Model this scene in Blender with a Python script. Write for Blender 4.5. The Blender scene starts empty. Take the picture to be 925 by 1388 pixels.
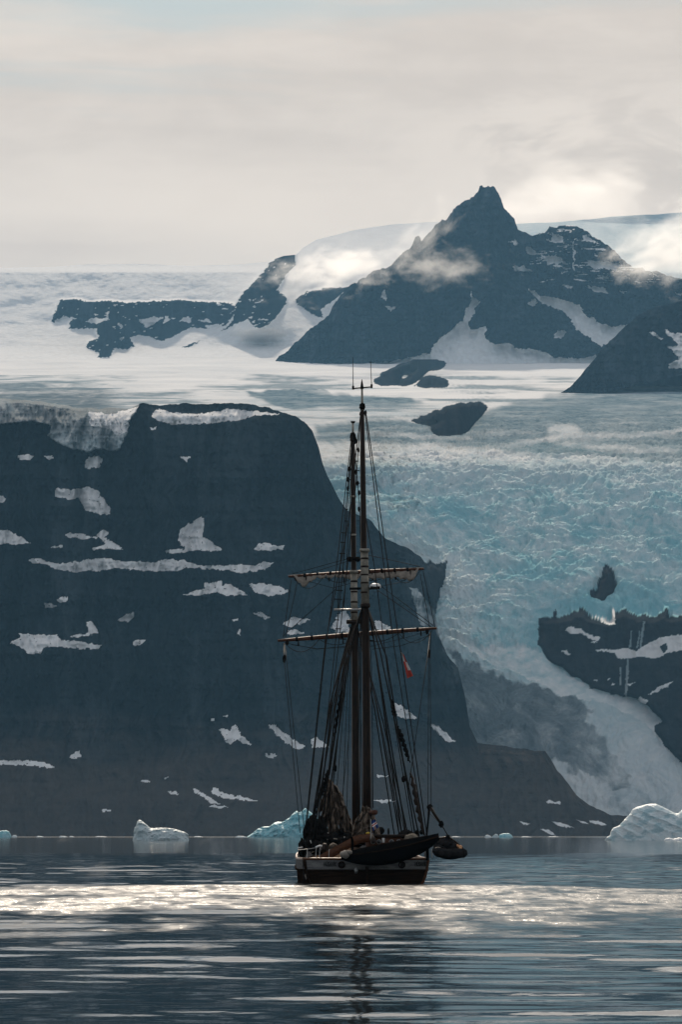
import bpy, bmesh, math, random
import numpy as np
from mathutils import Vector, Matrix, noise as mnoise
R = math.radians
random.seed(7)
scn = bpy.context.scene
COL = scn.collection

# ------------------------------------------------------------------ camera, sky, sun
K = 0.000188          # metres per photo pixel per metre of distance
CX, HY, CZ = 462.5, 1130.5, 2.5
cam = bpy.data.cameras.new("camera")
cam_o = bpy.data.objects.new("camera", cam); COL.objects.link(cam_o)
cam_o.location = (0, 0, CZ); cam_o.rotation_euler = (R(90), 0, 0)
cam.sensor_fit = 'VERTICAL'; cam.sensor_height = 36.0; cam.sensor_width = 24.0
cam.lens = 36.0/(1388*K)
cam.shift_y = (HY-694)/1388.0
cam.clip_start = 0.5; cam.clip_end = 60000
scn.camera = cam_o

SUN_EL, SUN_AZ = 33.0, -3.0      # ahead of the camera, a little to the left
world = bpy.data.worlds.new("World"); scn.world = world; world.use_nodes = True
def build_world():
    nt = world.node_tree; nt.nodes.clear(); N = nt.nodes.new; L = nt.links.new
    out = N('ShaderNodeOutputWorld'); bg = N('ShaderNodeBackground'); bg.inputs[1].default_value = 0.1
    sky = N('ShaderNodeTexSky'); sky.sky_type = 'NISHITA'; sky.sun_disc = False
    sky.sun_elevation = R(SUN_EL); sky.sun_rotation = R(SUN_AZ); sky.air_density = 1.0; sky.dust_density = 1.0; sky.ozone_density = 1.6
    tc = N('ShaderNodeTexCoord')
    def mapping(s, l=(0,0,0)):
        m = N('ShaderNodeMapping'); m.inputs['Scale'].default_value = s; m.inputs['Location'].default_value = l
        L(tc.outputs['Generated'], m.inputs['Vector']); return m
    def noise(m, sc, det=6, rough=.55, dist=0.0):
        n = N('ShaderNodeTexNoise'); n.inputs['Scale'].default_value = sc; n.inputs['Detail'].default_value = det
        n.inputs['Roughness'].default_value = rough; n.inputs['Distortion'].default_value = dist
        L(m.outputs[0], n.inputs['Vector']); return n.outputs['Fac']
    def ramp(f, a, b, c=0., d=1., interp='SMOOTHSTEP'):
        r = N('ShaderNodeMapRange'); r.interpolation_type = interp
        for i, v in enumerate((a, b, c, d)): r.inputs[i+1].default_value = v
        L(f, r.inputs[0]); return r.outputs[0]
    def mth(op, a, b):
        m = N('ShaderNodeMath'); m.operation = op
        for i, v in enumerate((a, b)):
            if isinstance(v, (int, float)): m.inputs[i].default_value = v
            else: L(v, m.inputs[i])
        return m.outputs[0]
    def mix(f, a, b):
        m = N('ShaderNodeMix'); m.data_type = 'RGBA'
        if isinstance(f, (int, float)): m.inputs[0].default_value = f
        else: L(f, m.inputs[0])
        for i, v in ((6, a), (7, b)):
            if isinstance(v, tuple): m.inputs[i].default_value = (*v, 1)
            else: L(v, m.inputs[i])
        return m.outputs[2]
    def blob(px, py, rx, rz):       # a soft patch of sky around one direction, 0..1
        d = Vector(((px-CX)*K, 1, (HY-py)*K)).normalized()
        m = N('ShaderNodeMapping'); sx, sz = 1/(rx*K), 1/(rz*K)
        m.inputs['Scale'].default_value = (sx, 1.0, sz); m.inputs['Location'].default_value = (-d.x*sx, -d.y, -d.z*sz)
        L(tc.outputs['Generated'], m.inputs['Vector'])
        ln = N('ShaderNodeVectorMath'); ln.operation = 'LENGTH'; L(m.outputs[0], ln.inputs[0])
        return ramp(ln.outputs['Value'], 1.0, 0.0)
    streak = noise(mapping((5, 5, 46), (3.1, 0, .7)), 1.5, 7, .55, .3)
    billow = noise(mapping((14, 14, 34), (.3, 0, .2)), 2.0, 8, .6, .4)
    big = noise(mapping((1.6, 1.6, 4)), 1.4, 5, .5)
    cover = mth('ADD', ramp(streak, .25, .70), ramp(big, .42, .6, 0, .6))
    cover = mth('SUBTRACT', cover, mth('MULTIPLY', blob(120, -40, 800, 150), .95))
    cover = mth('ADD', cover, mth('MULTIPLY', blob(860, 230, 260, 130), .6))
    cover = mth('ADD', cover, mth('MULTIPLY', blob(300, 270, 700, 120), .7))
    cover = ramp(cover, -.15, .75)
    tex = mth('ADD', mth('MULTIPLY', streak, .55), mth('MULTIPLY', billow, .45))
    c = mix(ramp(tex, .36, .64), (7.5, 6.45, 5.55), (8.7, 7.55, 6.5))
    c = mix(mth('MULTIPLY', blob(330, 290, 620, 120), .75), c, (9.8, 8.4, 7.1))
    c = mix(mth('MULTIPLY', blob(800, 205, 360, 110), mth('MULTIPLY', ramp(billow, .44, .58), .85)), c, (9.6, 8.3, 7.1))
    c = mix(mth('MULTIPLY', blob(760, 285, 230, 60), .7), c, (9.8, 8.4, 7.2))
    c = mix(mth('MULTIPLY', blob(60, 330, 330, 45), mth('MULTIPLY', ramp(streak, .4, .6), .5)), c, (6.9, 5.85, 5.1))
    thin = mix(.92, sky.outputs[0], (5.9, 6.25, 5.9))      # thin high veil between the thicker clouds
    # overhead and behind the camera the cloud is thinner and bluer
    sep = N('ShaderNodeSeparateXYZ'); L(tc.outputs['Generated'], sep.inputs[0])
    front = ramp(sep.outputs['Y'], -.1, .75)
    c2 = mix(front, mix(.6, sky.outputs[0], (5.6, 5.4, 5.2)), mix(cover, thin, c))
    L(c2, bg.inputs[0]); L(bg.outputs[0], out.inputs[0])
build_world()
sun = bpy.data.lights.new("sun", 'SUN'); sun.energy = 4.6; sun.angle = R(2.5); sun.color = (1, .86, .70)
sun_o = bpy.data.objects.new("sun", sun); COL.objects.link(sun_o)
_d = Vector((math.sin(R(SUN_AZ))*math.cos(R(SUN_EL)), math.cos(R(SUN_AZ))*math.cos(R(SUN_EL)), math.sin(R(SUN_EL))))
sun_o.rotation_euler = (-_d).to_track_quat('-Z', 'Y').to_euler(); sun_o.location = (0, 100, 300)
vs = scn.view_settings
scn.display_settings.display_device = 'sRGB'
vs.view_transform = 'Standard'; vs.look = 'None'; vs.exposure = 0.0; vs.gamma = 1.0; vs.use_curve_mapping = False
scn.render.engine = 'CYCLES'
cy = scn.cycles
cy.use_denoising = True; cy.max_bounces = 6; cy.diffuse_bounces = 2; cy.glossy_bounces = 3; cy.transmission_bounces = 2
cy.volume_bounces = 2; cy.transparent_max_bounces = 8; cy.sample_clamp_indirect = 6.0; cy.caustics_reflective = False; cy.caustics_refractive = False
cy.volume_step_rate = 1.0; cy.volume_max_steps = 256

# ------------------------------------------------------------------ helpers
def P(px, py, Y):                 # photo pixel at a chosen real distance -> point in metres
    return Vector(((px-CX)*K*Y, Y, CZ+(HY-py)*K*Y))
def tag(o, label=None, cat=None, group=None, kind=None):
    if label: o['label'] = label
    if cat: o['category'] = cat
    if group: o['group'] = group
    if kind: o['kind'] = kind
    return o
_rg = np.random.default_rng(11)
_PM = _rg.permutation(2048).astype(np.int32); _AN = _rg.uniform(0, 2*np.pi, 2048)
_GX, _GY = np.cos(_AN).astype(np.float32), np.sin(_AN).astype(np.float32)
def vnoise(x, y, s=0):               # gradient noise
    x = np.asarray(x, np.float32); y = np.asarray(y, np.float32)
    xf, yf = np.floor(x), np.floor(y); fx, fy = x-xf, y-yf
    ux, uy = fx*fx*fx*(fx*(fx*6-15)+10), fy*fy*fy*(fy*(fy*6-15)+10)
    xi = xf.astype(np.int32)+s*57; yi = yf.astype(np.int32)+s*131
    p0, p1 = _PM[xi & 2047], _PM[(xi+1) & 2047]; y0, y1 = yi & 2047, (yi+1) & 2047
    def g(p, yy, dx, dy):
        k = _PM[(p+yy) & 2047]; return _GX[k]*dx+_GY[k]*dy
    a = g(p0, y0, fx, fy); a += ux*(g(p1, y0, fx-1, fy)-a)
    b = g(p0, y1, fx, fy-1); b += ux*(g(p1, y1, fx-1, fy-1)-b)
    return 1.5*(a+uy*(b-a))
def fbm(x, y, o=5, s=0, gain=.5, ridged=False):
    t = 0; a = 1.0; tot = 0
    for i in range(o):
        n = vnoise(x*2**i+i*17.3, y*2**i-i*9.1, s+i)
        t = t + a*((1-np.abs(n)*2) if ridged else n); tot += a; a *= gain
    return t/tot
def sstep(a, b, x):
    t = np.clip((x-a)/(b-a), 0, 1); return t*t*(3-2*t)
def inpoly(poly, x, y):
    poly = np.asarray(poly, float); res = np.zeros(x.shape, bool)
    x0, y0 = poly.min(0); x1, y1 = poly.max(0)
    sel = (x >= x0) & (x <= x1) & (y >= y0) & (y <= y1)
    if not sel.any(): return res
    xs, ys = x[sel], y[sel]; c = np.zeros(xs.shape, bool); n = len(poly)
    for i in range(n):
        ax, ay = poly[i]; bx, by = poly[(i+1) % n]
        if ay == by: continue
        cond = (ay > ys) != (by > ys)
        c ^= cond & (xs < (bx-ax)*(ys-ay)/(by-ay)+ax)
    res[sel] = c; return res
def zc(ox, oy, s, pts): return [(ox+a/s, oy+b/s) for a, b in pts]
def mask(polys, x, y, warp=3.0, sc=9.0, seed=3):
    wx = x+warp*fbm(x/sc, y/sc, 4, seed, .6); wy = y+warp*.7*fbm(x/sc+50, y/sc, 4, seed+11, .6)
    m = np.zeros(x.shape, bool)
    for p in polys: m |= inpoly(p, wx, wy)
    return m.astype(np.float32)
def grid_mesh(name, V, attrs, mat, kind='structure', smooth=True):
    nr, nc = V.shape[:2]
    me = bpy.data.meshes.new(name)
    me.vertices.add(nr*nc); me.vertices.foreach_set('co', V.reshape(-1).astype(np.float32))
    idx = np.arange(nr*nc).reshape(nr, nc)
    q = np.stack([idx[:-1,:-1], idx[:-1,1:], idx[1:,1:], idx[1:,:-1]], -1).reshape(-1, 4)
    me.loops.add(q.size); me.loops.foreach_set('vertex_index', q.reshape(-1).astype(np.int32))
    me.polygons.add(len(q)); me.polygons.foreach_set('loop_start', np.arange(0, q.size, 4, dtype=np.int32))
    me.polygons.foreach_set('use_smooth', np.full(len(q), smooth))
    for k, a in attrs.items():
        at = me.attributes.new(k, 'FLOAT', 'POINT'); at.data.foreach_set('value', np.asarray(a, np.float32).reshape(-1))
    me.update(calc_edges=True); me.materials.append(mat)
    o = bpy.data.objects.new(name, me); COL.objects.link(o)
    if kind: o['kind'] = kind
    return o

# ------------------------------------------------------------------ materials
class NT:
    def __init__(s, name):
        s.m = bpy.data.materials.new(name); s.m.use_nodes = True; s.t = s.m.node_tree
        s.b = s.t.nodes.get('Principled BSDF'); s.out = s.t.nodes.get('Material Output')
        s.tc = s.t.nodes.new('ShaderNodeTexCoord')
    def n(s, k): return s.t.nodes.new(k)
    def l(s, a, b): s.t.links.new(a, b)
    def attr(s, k):
        a = s.n('ShaderNodeAttribute'); a.attribute_name = k; return a.outputs['Fac']
    def noise(s, sc, det=4, rough=.55, scale=(1,1,1), dist=0, co='Object'):
        m = s.n('ShaderNodeMapping'); m.inputs['Scale'].default_value = scale; s.l(s.tc.outputs[co], m.inputs[0])
        t = s.n('ShaderNodeTexNoise'); t.inputs['Scale'].default_value = sc; t.inputs['Detail'].default_value = det
        t.inputs['Roughness'].default_value = rough; t.inputs['Distortion'].default_value = dist; s.l(m.outputs[0], t.inputs[0]); return t.outputs['Fac']
    def rng(s, f, a, b, c=0., d=1.):
        r = s.n('ShaderNodeMapRange'); r.interpolation_type = 'SMOOTHSTEP'
        for i, v in enumerate((a, b, c, d)): r.inputs[i+1].default_value = v
        s.l(f, r.inputs[0]); return r.outputs[0]
    def math(s, op, a, b=0.):
        m = s.n('ShaderNodeMath'); m.operation = op
        for i, v in enumerate((a, b)):
            if isinstance(v, (int, float)): m.inputs[i].default_value = v
            else: s.l(v, m.inputs[i])
        return m.outputs[0]
    def mix(s, f, a, b):
        m = s.n('ShaderNodeMix'); m.data_type = 'RGBA'
        if isinstance(f, (int, float)): m.inputs[0].default_value = f
        else: s.l(f, m.inputs[0])
        for i, v in ((6, a), (7, b)):
            if isinstance(v, tuple): m.inputs[i].default_value = (*v, 1)
            else: s.l(v, m.inputs[i])
        return m.outputs[2]
    def bump(s, f, strength, dist):
        b = s.n('ShaderNodeBump'); b.inputs['Strength'].default_value = strength; b.inputs['Distance'].default_value = dist
        s.l(f, b.inputs['Height']); s.l(b.outputs[0], s.b.inputs['Normal'])
    def col(s, c):
        if isinstance(c, tuple): s.b.inputs['Base Color'].default_value = (*c, 1)
        else: s.l(c, s.b.inputs['Base Color'])
    def rough(s, v):
        if isinstance(v, (int, float)): s.b.inputs['Roughness'].default_value = v
        else: s.l(v, s.b.inputs['Roughness'])
def simple(name, a, b, sc=4.0, rough=.7, metal=0, bump=0., bdist=.02, scale=(1,1,1), spec=.18):
    t = NT(name); f = t.noise(sc, 5, .6, scale); t.col(t.mix(t.rng(f, .35, .65), a, b)); t.rough(rough)
    t.b.inputs['Metallic'].default_value = metal; t.b.inputs['Specular IOR Level'].default_value = spec
    if bump: t.bump(f, bump, bdist)
    return t.m
def terrain_mat(name, rock_a, rock_b, talus, strata=.02):
    t = NT(name)
    n1 = t.noise(.012, 7, .62); n2 = t.noise(.07, 5, .65); st = t.noise(strata, 5, .6, (.12, .12, 1.0), .6)
    rock = t.mix(t.rng(n1, .3, .7), rock_a, rock_b)
    rock = t.mix(t.math('MULTIPLY', t.rng(st, .45, .62), .45), rock, tuple(c*.55 for c in rock_a))
    rock = t.mix(t.math('MULTIPLY', t.rng(n2, .55, .75), .35), rock, tuple(c*1.7 for c in rock_b))
    vs1 = t.noise(.02, 6, .62, (1.0, .15, .10), .4)
    rock = t.mix(t.math('MULTIPLY', t.rng(vs1, .50, .66), .6), rock, tuple(c*2.6 for c in rock_b))
    rock = t.mix(t.math('MULTIPLY', t.rng(vs1, .46, .34), .8), rock, tuple(c*.6 for c in rock_a))
    rock = t.mix(t.attr('talus'), rock, t.mix(t.rng(n2, .3, .7), talus, tuple(c*.8 for c in talus)))
    snow = t.mix(t.rng(n2, .3, .72), (.86, .86, .86), (.76, .75, .74))
    ice = t.mix(t.rng(n2, .35, .68), (.50, .60, .63), (.66, .71, .73))
    ice = t.mix(t.math('MULTIPLY', t.attr('dirt'), t.rng(n1, .2, .6, .5, 1.)), ice, (.15, .145, .14))
    c = t.mix(t.attr('ice'), rock, ice)
    c = t.mix(t.rng(t.math('ADD', t.attr('snow'), t.math('MULTIPLY', t.math('SUBTRACT', n2, .5), .5)), .42, .58), c, snow)
    t.col(c); t.rough(.9); t.b.inputs['Specular IOR Level'].default_value = 0
    t.bump(t.math('ADD', n1, n2), .6, 6.0)
    return t.m
def ice_mat():
    t = NT('glacier_ice')
    n1 = t.noise(.006, 6, .6); n2 = t.noise(.05, 6, .7, (1, .5, 1.3), .5); n3 = t.noise(.018, 7, .7, (1, .35, 1), 1.0); n4 = t.noise(.0045, 5, .6, (1, .35, 1.2), .8)
    a = t.mix(t.rng(n2, .30, .70), (.30, .50, .54), (.60, .69, .71))
    a = t.mix(t.math('MULTIPLY', t.rng(n3, .50, .66), .85), a, (.22, .45, .50))
    a = t.mix(t.math('MULTIPLY', t.rng(n4, .49, .62), .7), a, (.20, .45, .51))
    a = t.mix(t.math('MULTIPLY', t.rng(n4, .48, .34), .55), a, (.62, .67, .68))
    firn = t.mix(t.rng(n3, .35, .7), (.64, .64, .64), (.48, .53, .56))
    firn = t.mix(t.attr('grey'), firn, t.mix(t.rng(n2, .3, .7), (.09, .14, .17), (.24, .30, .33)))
    c = t.mix(t.attr('blue'), firn, a)
    c = t.mix(t.rng(t.math('ADD', t.math('ADD', t.attr('dirt'), t.math('MULTIPLY', t.math('SUBTRACT', n3, .5), 1.1)), t.math('MULTIPLY', t.math('SUBTRACT', n2, .5), .6)), .25, .95), c, t.mix(t.rng(n2, .3, .7), (.075, .097, .112), (.16, .20, .22)))
    c = t.mix(t.attr('snow'), c, t.mix(t.rng(n1, .3, .7), (.82, .81, .80), (.74, .74, .74)))
    rock = t.mix(t.rng(n2, .3, .7), (.016, .019, .023), (.032, .034, .037))
    c = t.mix(t.attr('rock'), c, rock)
    t.col(c); t.rough(.8); t.b.inputs['Specular IOR Level'].default_value = 0
    t.bump(t.math('ADD', n2, n3), .5, 3.5)
    return t.m
# ------------------------------------------------------------------ terrain
def interp(pts):
    a = np.array(sorted(pts), float); return lambda x: np.interp(x, a[:,0], a[:,1])
def relief(name, x0, x1, dx, ytop, ybot, nr, depth, attrs, mat, disp=None, back=((150, -10), (700, -160), (1800, -600))):
    """A slope built from its foot up to its crest, then over the crest and down the far side; real distances in metres."""
    px = np.arange(x0, x1+dx, dx); yt, yb = ytop(px), ybot(px)
    t = np.linspace(0, 1, nr)[:, None]
    PX = np.broadcast_to(px, (nr, len(px))).copy(); PY = yb+(yt-yb)*t
    D = np.maximum(PY-yt, 0)
    Y = depth(PX, PY, D); X = (PX-CX)*K*Y; Z = CZ+(HY-PY)*K*Y
    if disp is not None: X, Y, Z = disp(PX, PY, D, X, Y, Z)
    A = attrs(PX, PY, D, X, Y, Z)
    rows = [np.stack([X, Y, Z], -1)]
    for dy, dz in back:
        rows.append(np.stack([X[-1]*(1+dy/Y[-1]), Y[-1]+dy, np.maximum(Z[-1]+dz, -3.0)], -1)[None])
    V = np.concatenate(rows, 0)
    A = {k: np.concatenate([v]+[v[-1:]]*len(back), 0) for k, v in A.items()}
    return grid_mesh(name, V, A, mat)
def jag(f, amp, sc, seed):
    return lambda x: f(x)+amp*fbm(x/sc, x*0+seed*3.7, 5, seed, .6)

# --- the near dark cliff with its snow patches and the hanging ice tongue
q4 = lambda p: zc(0, 460, 2.011, p); q5 = lambda p: zc(0, 850, 2.011, p); q6 = lambda p: zc(440, 560, 1.907, p)
CLIFF_TOP = interp([(-200,548),(-80,545),(0,540),(60,545),(110,553),(170,553),(182,550),(192,547),(215,549),(250,547),(330,548),(365,551),(385,560),(402,564),(412,570),(424,585),(432,605),(437,626),(444,645),(452,660),(458,672),(470,690),(485,698),(505,708),(520,728),(540,738),(560,747),(570,754),(579,768),(585,795),(590,830),(596,862),(606,886),(621,905),(632,950),(637,985),(648,1008),(700,1014),(740,1018),(748,1030),(756,1045),(770,1060),(782,1078),(800,1093),(820,1101),(846,1106),(870,1112),(900,1130),(1100,1138)])
CLIFF_SNOW = [q4(p) for p in (
 [(410,205),(430,188),(470,200),(540,203),(620,190),(700,195),(770,205),(700,208),(650,220),(560,230),(470,233),(425,220)],
 [(240,195),(300,205),(350,190),(375,185),(355,215),(345,250),(320,262),(300,245),(245,235)],
 [(50,318),(75,313),(92,320),(80,330),(55,328)], [(118,318),(138,315),(145,322),(130,328)], [(410,240),(425,238),(425,246),(412,246)],
 [(495,320),(520,318),(518,326),(508,334)], [(228,345),(240,320),(270,318),(280,325),(270,348),(235,352)],
 [(147,410),(160,405),(190,410),(240,402),(265,410),(285,440),(300,460),(297,480),(270,477),(230,465),(225,445),(215,430),(190,437),(150,428)],
 [(-40,420),(5,425),(18,437),(0,448),(-40,455)], [(-60,515),(20,520),(60,540),(82,556),(30,558),(-60,555)],
 [(178,530),(205,526),(250,540),(280,520),(295,525),(285,540),(320,560),(338,574),(285,570),(250,575),(255,567),(290,560),(270,540),(230,544),(185,540)],
 [(140,563),(170,562),(172,567),(140,568)],
 [(450,577),(485,573),(505,570),(485,548),(488,520),(510,505),(540,490),(550,482),(558,505),(553,540),(575,550),(605,573),(590,578),(530,575),(500,581),(460,583)],
 [(693,572),(705,556),(725,553),(745,562),(778,563),(770,572),(730,575),(700,577)],
 [(75,598),(110,598),(150,612),(210,607),(230,600),(290,596),(330,605),(385,605),(420,610),(440,600),(500,602),(540,615),(590,618),(650,614),(700,615),(720,605),(745,608),(740,618),(700,632),(660,637),(610,628),(550,624),(510,622),(480,632),(410,632),(350,626),(320,622),(280,630),(240,630),(200,635),(160,628),(120,612),(90,610)],
 [(500,697),(530,685),(560,680),(557,665),(600,660),(610,670),(625,665),(640,675),(675,695),(620,698),(590,690),(560,694),(530,700)],
 [(677,668),(710,664),(760,672),(787,685),(770,695),(730,698),(695,690)],
 [(115,718),(135,720),(155,725),(140,732),(125,733)], [(155,708),(170,702),(187,705),(185,713),(160,716)],
 [(318,766),(345,748),(367,745),(355,768)], [(187,808),(240,800),(235,772),(250,770),(268,800),(240,808),(200,813)],
 [(25,828),(55,812),(55,800),(90,805),(155,806),(165,820),(205,822),(240,828),(277,835),(265,843),(220,843),(150,838),(120,840),(110,857),(80,857),(50,835)],
 [(358,828),(370,820),(398,818),(390,830),(370,836)], [(692,747),(712,742),(735,757),(725,763),(705,755)], [(632,763),(650,758),(650,768),(635,770)], [(645,800),(655,790),(655,808)],
 [(770,775),(800,757),(845,765),(815,778),(790,785)], [(780,795),(805,790),(830,803),(785,804)])]
CLIFF_SNOW += [q5(p) for p in (
 [(598,280),(608,275),(625,285),(640,262),(660,295),(685,320),(660,318),(650,305),(630,318),(615,315),(610,300)],
 [(730,265),(750,268),(790,300),(835,328),(810,335),(780,315),(745,285)], [(847,305),(860,300),(898,325),(850,328)],
 [(570,250),(585,247),(587,255),(575,257)], [(610,240),(620,238),(620,250)], [(723,346),(750,350),(745,358),(730,357)],
 [(185,355),(215,335),(220,350),(205,360)], [(-60,365),(80,363),(125,370),(147,380),(130,386),(90,378),(40,376),(-60,374)],
 [(525,440),(545,445),(570,465),(602,482),(575,480),(555,465),(530,450)], [(577,436),(590,440),(610,455),(650,460),(710,476),(660,472),(600,464),(580,452)],
 [(563,487),(600,486),(625,492),(590,495)], [(460,447),(480,447),(482,458),(468,455)], [(275,497),(300,496),(300,502),(280,503)],
 [(385,420),(400,415),(405,420),(390,424)], [(443,410),(465,409),(455,415)])]
CLIFF_SNOW += [q6(p) for p in (
 [(178,748),(205,760),(240,788),(210,792),(190,784)], [(272,806),(295,809),(338,850),(320,850),(290,824)], [(135,934),(165,939),(140,943)],
 [(130,1001),(160,998),(185,1003),(150,1009)], [(575,1002),(610,1003),(612,1009),(580,1009)], [(560,1074),(580,1075),(600,1093),(575,1086)],
 [(588,1055),(610,1057),(645,1071),(615,1069)], [(652,1050),(685,1060),(670,1062)], [(682,1051),(710,1054),(732,1065),(700,1063)], [(505,1054),(530,1062),(515,1063)])]
CLIFF_SNOW += [[(450,850),(456,836),(462,830),(468,828),(474,840),(474,857),(466,856),(458,858)], [(509,841),(516,843),(530,850),(531,854),(510,854)], [(366,1020),(372,1022),(376,1026),(368,1026)]]
CLIFF_ICE = [q4([(-140,215),(-140,0),(100,0),(380,0),(382,170),(378,186),(350,225),(345,262),(320,300),(290,305),(270,297),(240,305),(190,298),(165,285),(130,265),(140,235),(80,222),(0,232),(-140,236)])]
CLIFF_SIDE_ICE = [[(556,795),(570,803),(588,826),(597,822),(606,795),(618,785),(626,910),(606,884),(590,850),(572,848),(562,820)]]
def cliff_depth(px, py, d):
    Y = np.interp(-py, [-1140,-1085,-1000,-850,-700,-600,-540], [4280,4330,4425,4620,4770,4840,4920])
    side = sstep(430, 640, px)                         # the right flank turns away from the fjord
    return Y+side*160+np.exp(-d/9.0)*3
def cliff_disp(px, py, d, X, Y, Z):
    up = sstep(1090, 900, py)
    gully = fbm(px/42+.35*fbm(px/60, py/60, 3, 5), py/160, 6, 21, .55, True)
    ledge = np.sin(py/9.0+2.2*fbm(px/120, py/60, 4, 31))*.5+fbm(px/200, py/14, 4, 33)
    fine = fbm(px/12, py/10, 5, 41, .6)
    Y = Y-(52*gully+8*ledge+7*fine)*(.25+.75*up)*np.clip(d/8, .8, 1)
    tongue = mask(CLIFF_ICE, px, py, 3, 14, 8)*sstep(0, 5, d)
    Y = Y-tongue*(22+14*fbm(px/7, py/26, 4, 77, .6, True))
    return (px-CX)*K*Y, Y, CZ+(HY-py)*K*Y
def cliff_attr(px, py, d, X, Y, Z):
    s = mask(CLIFF_SNOW, px, py, 4.6, 7, 3)*(fbm(px/6, py/3.2, 4, 13, .65) < .40); ic = np.maximum(mask(CLIFF_ICE, px, py, 5, 14, 8), .75*mask(CLIFF_SIDE_ICE, px, py, 6, 12, 9))
    dirt = np.where(px < 240, .78-.55*sstep(575, 610, py), .25+0*px)
    talus = sstep(960, 1060, py+60*fbm(px/150, py/40, 4, 12)+sstep(560, 760, px)*20)
    return dict(snow=s, ice=ic, dirt=dirt, talus=talus)
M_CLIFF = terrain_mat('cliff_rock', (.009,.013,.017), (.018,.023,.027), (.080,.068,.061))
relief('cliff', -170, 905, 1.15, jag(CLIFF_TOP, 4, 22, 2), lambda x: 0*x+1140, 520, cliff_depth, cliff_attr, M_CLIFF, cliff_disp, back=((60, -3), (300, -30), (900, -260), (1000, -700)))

# --- the glacier: snowy plateau, icefall and the dirty lower tongue
q7 = lambda p: zc(700, 740, 3.653, p); q8 = lambda p: zc(500, 230, 2.176, p)
OUTCROP = [q7(p) for p in (
 [(120,380),(150,370),(240,365),(300,335),(340,335),(370,365),(400,372),(450,390),(490,385),(480,350),(540,335),(600,360),(680,365),(740,340),(770,370),(822,355),(1300,330),(1300,1300),(1000,1170),(822,1065),(780,1025),(720,960),(690,900),(740,872),(700,830),(660,790),(600,760),(540,745),(490,730),(440,725),(380,700),(310,650),(240,610),(180,570),(140,540),(120,480)],
 [(445,115),(490,155),(490,220),(450,270),(430,292),(390,290),(365,255),(400,245),(415,205),(430,160)], [(180,352),(195,328),(207,350),(190,362)])]+[[(556,765),(585,767),(606,770),(601,788),(594,808),(588,834),(576,836)]]
OUT_SNOW = [q7(p) for p in (
 [(390,520),(440,510),(490,515),(550,505),(590,520),(640,490),(700,460),(760,445),(822,440),(1000,420),(1000,480),(822,515),(760,530),(700,555),(620,548),(570,555),(500,555),(490,530),(440,522)],
 [(240,415),(270,398),(320,412),(360,435),(425,455),(400,472),(370,462),(330,435),(280,437)], [(370,365),(430,330),(470,265),(495,340),(495,388),(450,390),(400,372)],
 [(655,738),(700,700),(780,668),(762,690),(690,727)], [(470,690),(500,675),(480,692)], [(385,664),(402,660),(400,670)], [(555,690),(590,675),(570,695)], [(225,520),(250,515),(270,535),(255,540)],
 [(360,470),(405,474),(390,482)], [(440,655),(468,655),(455,666)], [(600,770),(615,745),(655,770),(640,785)])]
OUT_HOLE = [q7([(715,495),(745,483),(756,510),(730,532)])]
FALLS = [q7(p) for p in ([(553,540),(562,600),(556,660),(550,748),(538,748),(545,660),(548,600)], [(632,372),(640,375),(628,470),(622,505),(612,505),(618,440)], [(612,420),(616,440),(604,508),(596,508)], [(572,420),(576,420),(572,500),(560,505)], [(516,600),(522,600),(522,690),(514,690)])]
DEBRIS = [[(612,890),(660,915),(700,929),(741,937),(790,951),(800,960),(799,980),(818,1003),(842,1036),(862,1064),(850,1085),(830,1075),(800,1055),(770,1045),(740,1035),(700,1030),(640,1025),(622,980),(615,930)]]
BASE_SNOW = [[(596,862),(622,884),(660,905),(705,922),(745,936),(792,952),(830,958),(862,972),(880,990),(900,1012),(930,1036),(990,1075),(1040,1100),(1040,1060),(990,1035),(930,1005),(905,985),(880,962),(850,946),(815,940),(790,926),(762,910),(735,888),(715,880),(690,880),(655,885),(620,872)]]
NUNATAK = [q8(p) for p in (
 [(20,622),(50,595),(110,568),(160,555),(225,562),(222,580),(180,590),(150,615),(120,635),(85,637),(140,590),(100,605),(80,635),(30,637)], [(138,640),(170,612),(200,610),(235,622),(232,640)], [(185,550),(205,541),(228,545),(200,552)])]
NUNATAK += [[(558,574),(575,566),(590,559),(620,549),(652,546),(660,552),(645,572),(628,590),(588,592),(585,582),(598,570),(580,577)]]
def gl_depth(px, py, d):
    return np.interp(-py, [-1150,-1100,-1000,-900,-800,-700,-640,-618,-590,-560,-530,-505,-480], [4680,4760,4880,5030,5210,5420,5580,5740,6250,7100,8300,9850,10900])
def blur(m, n=4):
    m = m.astype(np.float32)
    for _ in range(n):
        p = np.pad(m, 2, mode='edge'); m = sum(p[2:-2, k:k+m.shape[1]] for k in range(5))/5; p = np.pad(m, 2, mode='edge'); m = sum(p[k:k+m.shape[0], 2:-2] for k in range(5))/5
    return m
def stand_up(m, Y, Z, cot):
    """Rock rising out of the ice: from the foot of each patch upward the face is much steeper than the ice round it."""
    ker = np.hanning(13)[1:-1]; ker /= ker.sum(); Y2 = Y.copy(); y0 = Y[0].copy(); z0 = Z[0].copy()
    for r in range(1, len(Y)):
        new = (m[r] > .5) & (m[r-1] <= .5); y0 = np.where(new, Y[r], y0); z0 = np.where(new, Z[r], z0)
        w = (m[r] > .5).astype(float)
        if not w.any(): continue
        cw = np.convolve(w, ker, 'same')+1e-9; ys, zs = np.convolve(y0*w, ker, 'same')/cw, np.convolve(z0*w, ker, 'same')/cw
        Y2[r] = np.where(m[r] > .5, np.minimum(Y[r], ys+(Z[r]-zs)*cot), Y[r])
    return blur(Y2, 1)
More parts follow.
